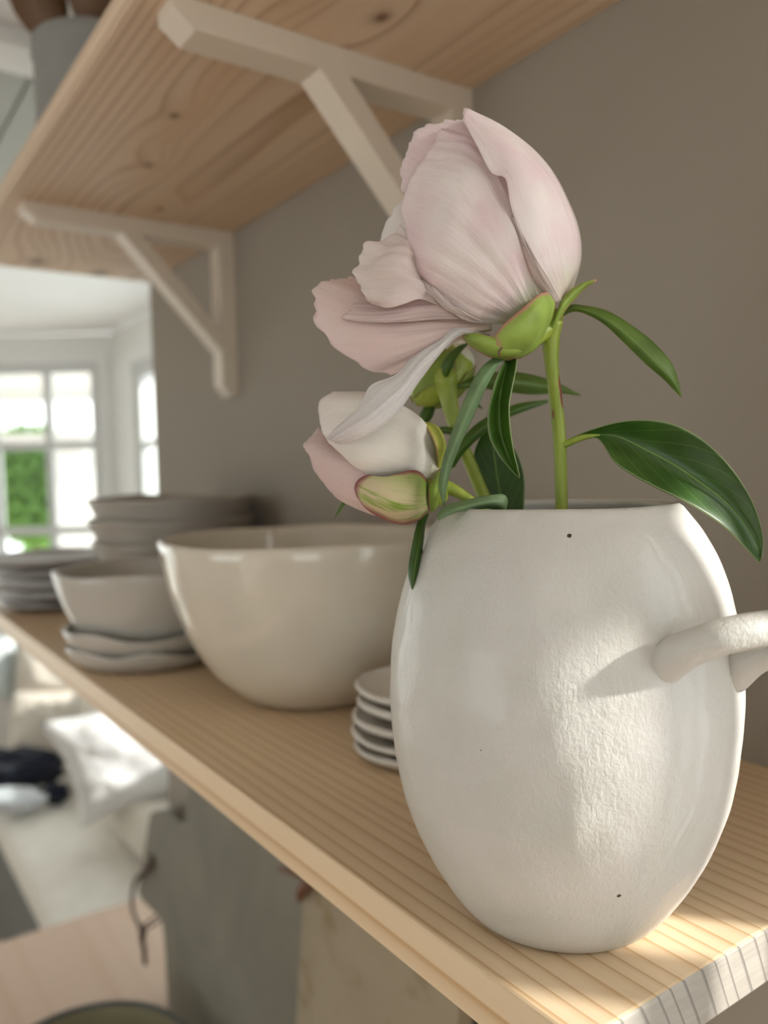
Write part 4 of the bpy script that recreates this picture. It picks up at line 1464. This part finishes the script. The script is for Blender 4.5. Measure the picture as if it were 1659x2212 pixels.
petal([[(940, 1033, 2), (892, 1037, -6), (848, 1034, -10), (812, 1031, -12), (792, 1024, -12), (782, 1011, -11)],
       [(946, 1024, 2), (892, 1008, -11), (835, 995, -16), (785, 992, -17), (750, 988, -15), (728, 973, -12)],
       [(950, 1012, 2), (897, 972, -12), (840, 948, -16.5), (780, 938, -17), (725, 935, -15), (703, 944, -11)],
       [(952, 1002, 3), (905, 940, -9), (855, 908, -13), (790, 892, -14), (725, 890, -12), (689, 908, -8)],
       [(952, 994, 4), (918, 918, -7), (868, 880, -10), (808, 862, -11), (745, 860, -10), (692, 868, -6)],
       [(951, 990, 7), (926, 926, -1), (881, 885, -4), (828, 856, -5), (782, 846, -5), (718, 847, -3)],
       [(950, 988, 13), (924, 928, 12), (880, 888, 12), (830, 862, 10), (785, 850, 7), (728, 850, 3)]],
      M_petW, p2, nu=46, nv=44, rough=.0010, rfreq=48, wr=.0003, jag=.0006, seed=42)
petal([[(940, 1040, 10), (900, 1000, 18), (840, 940, 21), (780, 900, 16)],
       [(935, 1060, 10), (880, 1040, 20), (810, 1000, 22), (740, 960, 14)],
       [(925, 1085, 8), (870, 1085, 14), (800, 1060, 14), (730, 1030, 8)]],
      M_petF, p2, nu=22, nv=24, rough=.001, seed=43)
sepal([[(922, 1108, 4), (896, 1126, -4), (862, 1131, -7), (820, 1116, -10), (790, 1096, -11), (772, 1072, -10.5)],
       [(926, 1092, 2), (892, 1102, -13), (855, 1102, -17), (815, 1086, -17), (788, 1072, -15), (767, 1055, -12)],
       [(927, 1076, 2), (893, 1072, -16), (856, 1066, -19), (818, 1054, -18.5), (795, 1046, -16), (772, 1040, -13)],
       [(927, 1058, 3), (905, 1044, -13), (872, 1040, -17), (838, 1038, -18), (808, 1032, -16), (784, 1031, -13.5)],
       [(925, 1046, 4), (912, 1026, -9), (892, 1017, -13), (862, 1025, -15.5), (830, 1034, -16), (798, 1027, -14)]],
      M_sepst, p2, nu=38, nv=40, rough=.0006, seed=44)
sepal([[(945, 1022, 4), (944, 975, -7), (934, 944, -8), (921, 922, -6), (909, 911, -3)],
       [(950, 1018, 5), (953, 970, -5), (943, 935, -5), (929, 917, -3), (911, 911, -1)],
       [(955, 1015, 7), (961, 966, 0), (953, 935, 1), (938, 918, 2), (914, 912, 2)],
       [(958, 1012, 10), (963, 970, 6), (956, 940, 7), (940, 922, 8), (918, 914, 7)]],
      M_sepy, p2, nu=16, nv=26, seed=45)
sepal([[(928, 1108, 4), (926, 1075, -3), (930, 1045, -4), (948, 1015, -2)],
       [(940, 1100, 4), (940, 1070, -4), (944, 1040, -5), (953, 1012, -3)],
       [(948, 1085, 6), (952, 1060, 0), (954, 1035, -1), (956, 1010, 0)]],
      M_sep, p2, nu=14, nv=22, seed=46)
# small grey leaf lying on the rim
leaf([[(1092, 1104, -3), (1096, 1080, -6), (1085, 1068, -7), (1050, 1072, -9), (1005, 1082, -12), (966, 1092, -14), (948, 1108, -17), (946, 1121, -18)],
      [(1092, 1106, -3), (1085, 1092, -8), (1070, 1085, -10), (1040, 1087, -13), (1000, 1095, -16), (970, 1105, -18), (954, 1114, -19), (947, 1122, -18)],
      [(1090, 1108, -2), (1060, 1099, -8), (1045, 1098, -10), (1020, 1100, -13), (992, 1104, -16), (970, 1112, -18), (957, 1119, -19), (948, 1123, -18)]],
     M_leafg, p2, seed=47, nu=13, rough=.0003)
leaf([[(918, 1108, 6), (902, 1128, 2), (890, 1180, -4), (882, 1232, -8), (888, 1265, -9), (896, 1289, -9)],
      [(922, 1112, 6), (912, 1130, 1), (903, 1180, -6), (895, 1232, -10), (893, 1265, -10), (896, 1289, -9)],
      [(928, 1110, 6), (919, 1130, 3), (913, 1180, -3), (906, 1235, -7), (900, 1265, -8), (897, 1289, -9)]],
     M_leafd, p2, seed=48, nu=13)
leaf([[(760, 1060, 12), (738, 1088, 14), (722, 1121, 16)], [(768, 1064, 12), (744, 1092, 13), (723, 1121, 16)]], M_leafm, p2, seed=49, nu=7, nv=14)

# ---- closed bud behind
DB = 40
base3 = mm(1050, 1100, 30)
p3 = thing('peony', 'closed green peony bud behind the half-open bloom', 'flower', tuple(base3), 'peonies in the vase')
tube_obj('stem', [(957, 796, DB - 5), (962, 815, DB - 9), (966, 845, DB - 9), (985, 925, DB - 9), (1015, 1000, DB - 10), (1046, 1075, DB - 12), (1075, 1130, DB - 15), (1150, 1400, 15)], [.0012, .0044, .0036, .0024, .0023, .0024, .0022, .002], M_stem, p3)


def bud():
    c = mm(953, 812, DB)
    right, up, fw = Vector(ROT[:, 0]), Vector(-ROT[:, 1]), Vector(ROT[:, 2])
    ax = (right * .72 + up * .69 + fw * .1).normalized()
    sx = (right * .69 - up * .72).normalized()
    sy = ax.cross(sx)
    bm = bmesh.new()
    bmesh.ops.create_uvsphere(bm, u_segments=40, v_segments=28, radius=1)
    for v in bm.verts:
        q = v.co.copy()
        ang = math.atan2(q.y, q.x)
        k = 1 + .035 * math.cos(3 * ang + 1.0 + q.z) + .03 * noise.noise(q * 2)
        v.co = c + ax * (q.z * .0142) + (sx * q.x + sy * q.y) * (.0096 * k)
    obj('bud', bm, M_stem, p3, True)
    # overlapping sepals on the bud
    for a0, wid, z0, z1, mat_, rr_ in [(2.5, 1.5, -1.0, .75, M_sepb, 1.05), (-.2, 1.3, -.7, .8, M_sepb, 1.06), (4.4, 1.3, -.95, .55, M_sepb, 1.04), (1.3, 1.3, -.9, .5, M_sepb, 1.05)]:
        cs = []
        for u in np.linspace(-.5, .5, 5):
            col = []
            for v in np.linspace(0, 1, 7):
                z = z0 + (z1 - z0) * v * (1 - .5 * abs(u))
                ang = a0 + u * wid * math.sin(math.pi * min(1, .15 + .8 * (1 - v * .55)))
                r_ = math.sqrt(max(0, 1 - z * z))
                col.append(tuple(c + ax * (z * .0145 * rr_) + (sx * math.cos(ang) + sy * math.sin(ang)) * (.0098 * rr_ * r_)))
            cs.append(col)
        loft('sepal', cs, mat_, p3, nu=18, nv=22, thick=.0005, seed=50)
    bm = bmesh.new()
    bmesh.ops.create_uvsphere(bm, u_segments=20, v_segments=12, radius=1)
    for v in bm.verts:
        v.co = c + ax * (.0085 + v.co.z * .0062) + (sx * v.co.x + sy * v.co.y) * .0070
    obj('petal', bm, M_petW, p3, True)


bud()
leaf([[(960, 822, DB - 12), (955, 790, DB - 15), (970, 765, DB - 14), (990, 748, DB - 10), (1008, 741, DB - 6)],
      [(961, 823, DB - 12), (967, 792, DB - 17), (978, 770, DB - 16), (994, 753, DB - 11), (1009, 743, DB - 6)],
      [(962, 823, DB - 12), (976, 795, DB - 15), (984, 776, DB - 14), (998, 757, DB - 10), (1010, 745, DB - 6)]],
     M_leafm, p3, seed=52, nu=9, nv=24)
leaf([[(985, 832, DB - 8), (1030, 812, DB - 4), (1090, 803, DB), (1150, 810, DB + 4), (1205, 828, DB + 7), (1253, 853, DB + 8)],
      [(985, 836, DB - 9), (1030, 826, DB - 6), (1090, 824, DB - 3), (1150, 830, DB + 1), (1205, 840, DB + 6), (1254, 853, DB + 8)],
      [(986, 840, DB - 8), (1032, 838, DB - 4), (1092, 846, DB), (1150, 852, DB + 4), (1205, 849, DB + 7), (1253, 855, DB + 8)]],
     M_leafl, p3, seed=53)
leaf([[(968, 1008, DB - 12), (985, 965, DB - 14), (1025, 920, DB - 12), (1070, 892, DB - 8), (1120, 872, DB - 4), (1182, 864, DB)],
      [(974, 1010, DB - 13), (995, 972, DB - 16), (1034, 930, DB - 14), (1078, 901, DB - 10), (1125, 882, DB - 5), (1183, 867, DB)],
      [(980, 1010, DB - 12), (1004, 975, DB - 14), (1044, 938, DB - 12), (1086, 908, DB - 8), (1128, 890, DB - 4), (1184, 870, DB)]],
     M_leafm, p3, seed=54, nu=11)
leaf([[(1100, 1140, 30), (1050, 1090, 31), (1024, 1030, 33), (1023, 985, 34), (1035, 950, 35), (1052, 928, 36)],
      [(1108, 1145, 28), (1086, 1090, 30), (1074, 1030, 32), (1068, 985, 33), (1062, 950, 34), (1054, 928, 36)],
      [(1128, 1140, 27), (1133, 1080, 28), (1133, 1030, 30), (1120, 985, 32), (1095, 948, 34), (1056, 928, 36)]],
     M_leafd, p3, seed=55, nu=21)
leaf([[(925, 868, DB), (910, 890, DB), (902, 912, DB)], [(932, 876, DB - 2), (920, 900, DB - 3), (906, 922, DB - 2)], [(940, 872, DB), (934, 900, DB - 1), (912, 925, DB)]], M_leafm, p3, seed=56, nu=9, nv=16)
leaf([[(940, 925, 30), (965, 922, 28), (992, 930, 27)], [(940, 930, 30), (965, 930, 27), (992, 937, 26)], [(940, 934, 30), (965, 937, 28), (992, 943, 27)]], M_leafm, p3, seed=57, nu=7, nv=14)
leaf([[(1010, 852, DB - 4), (1028, 866, DB - 2), (1042, 882, DB)], [(1006, 858, DB - 4), (1022, 874, DB - 2), (1041, 884, DB)]], M_leafm, p3, seed=58, nu=7, nv=12)

bpy.context.view_layer.update()
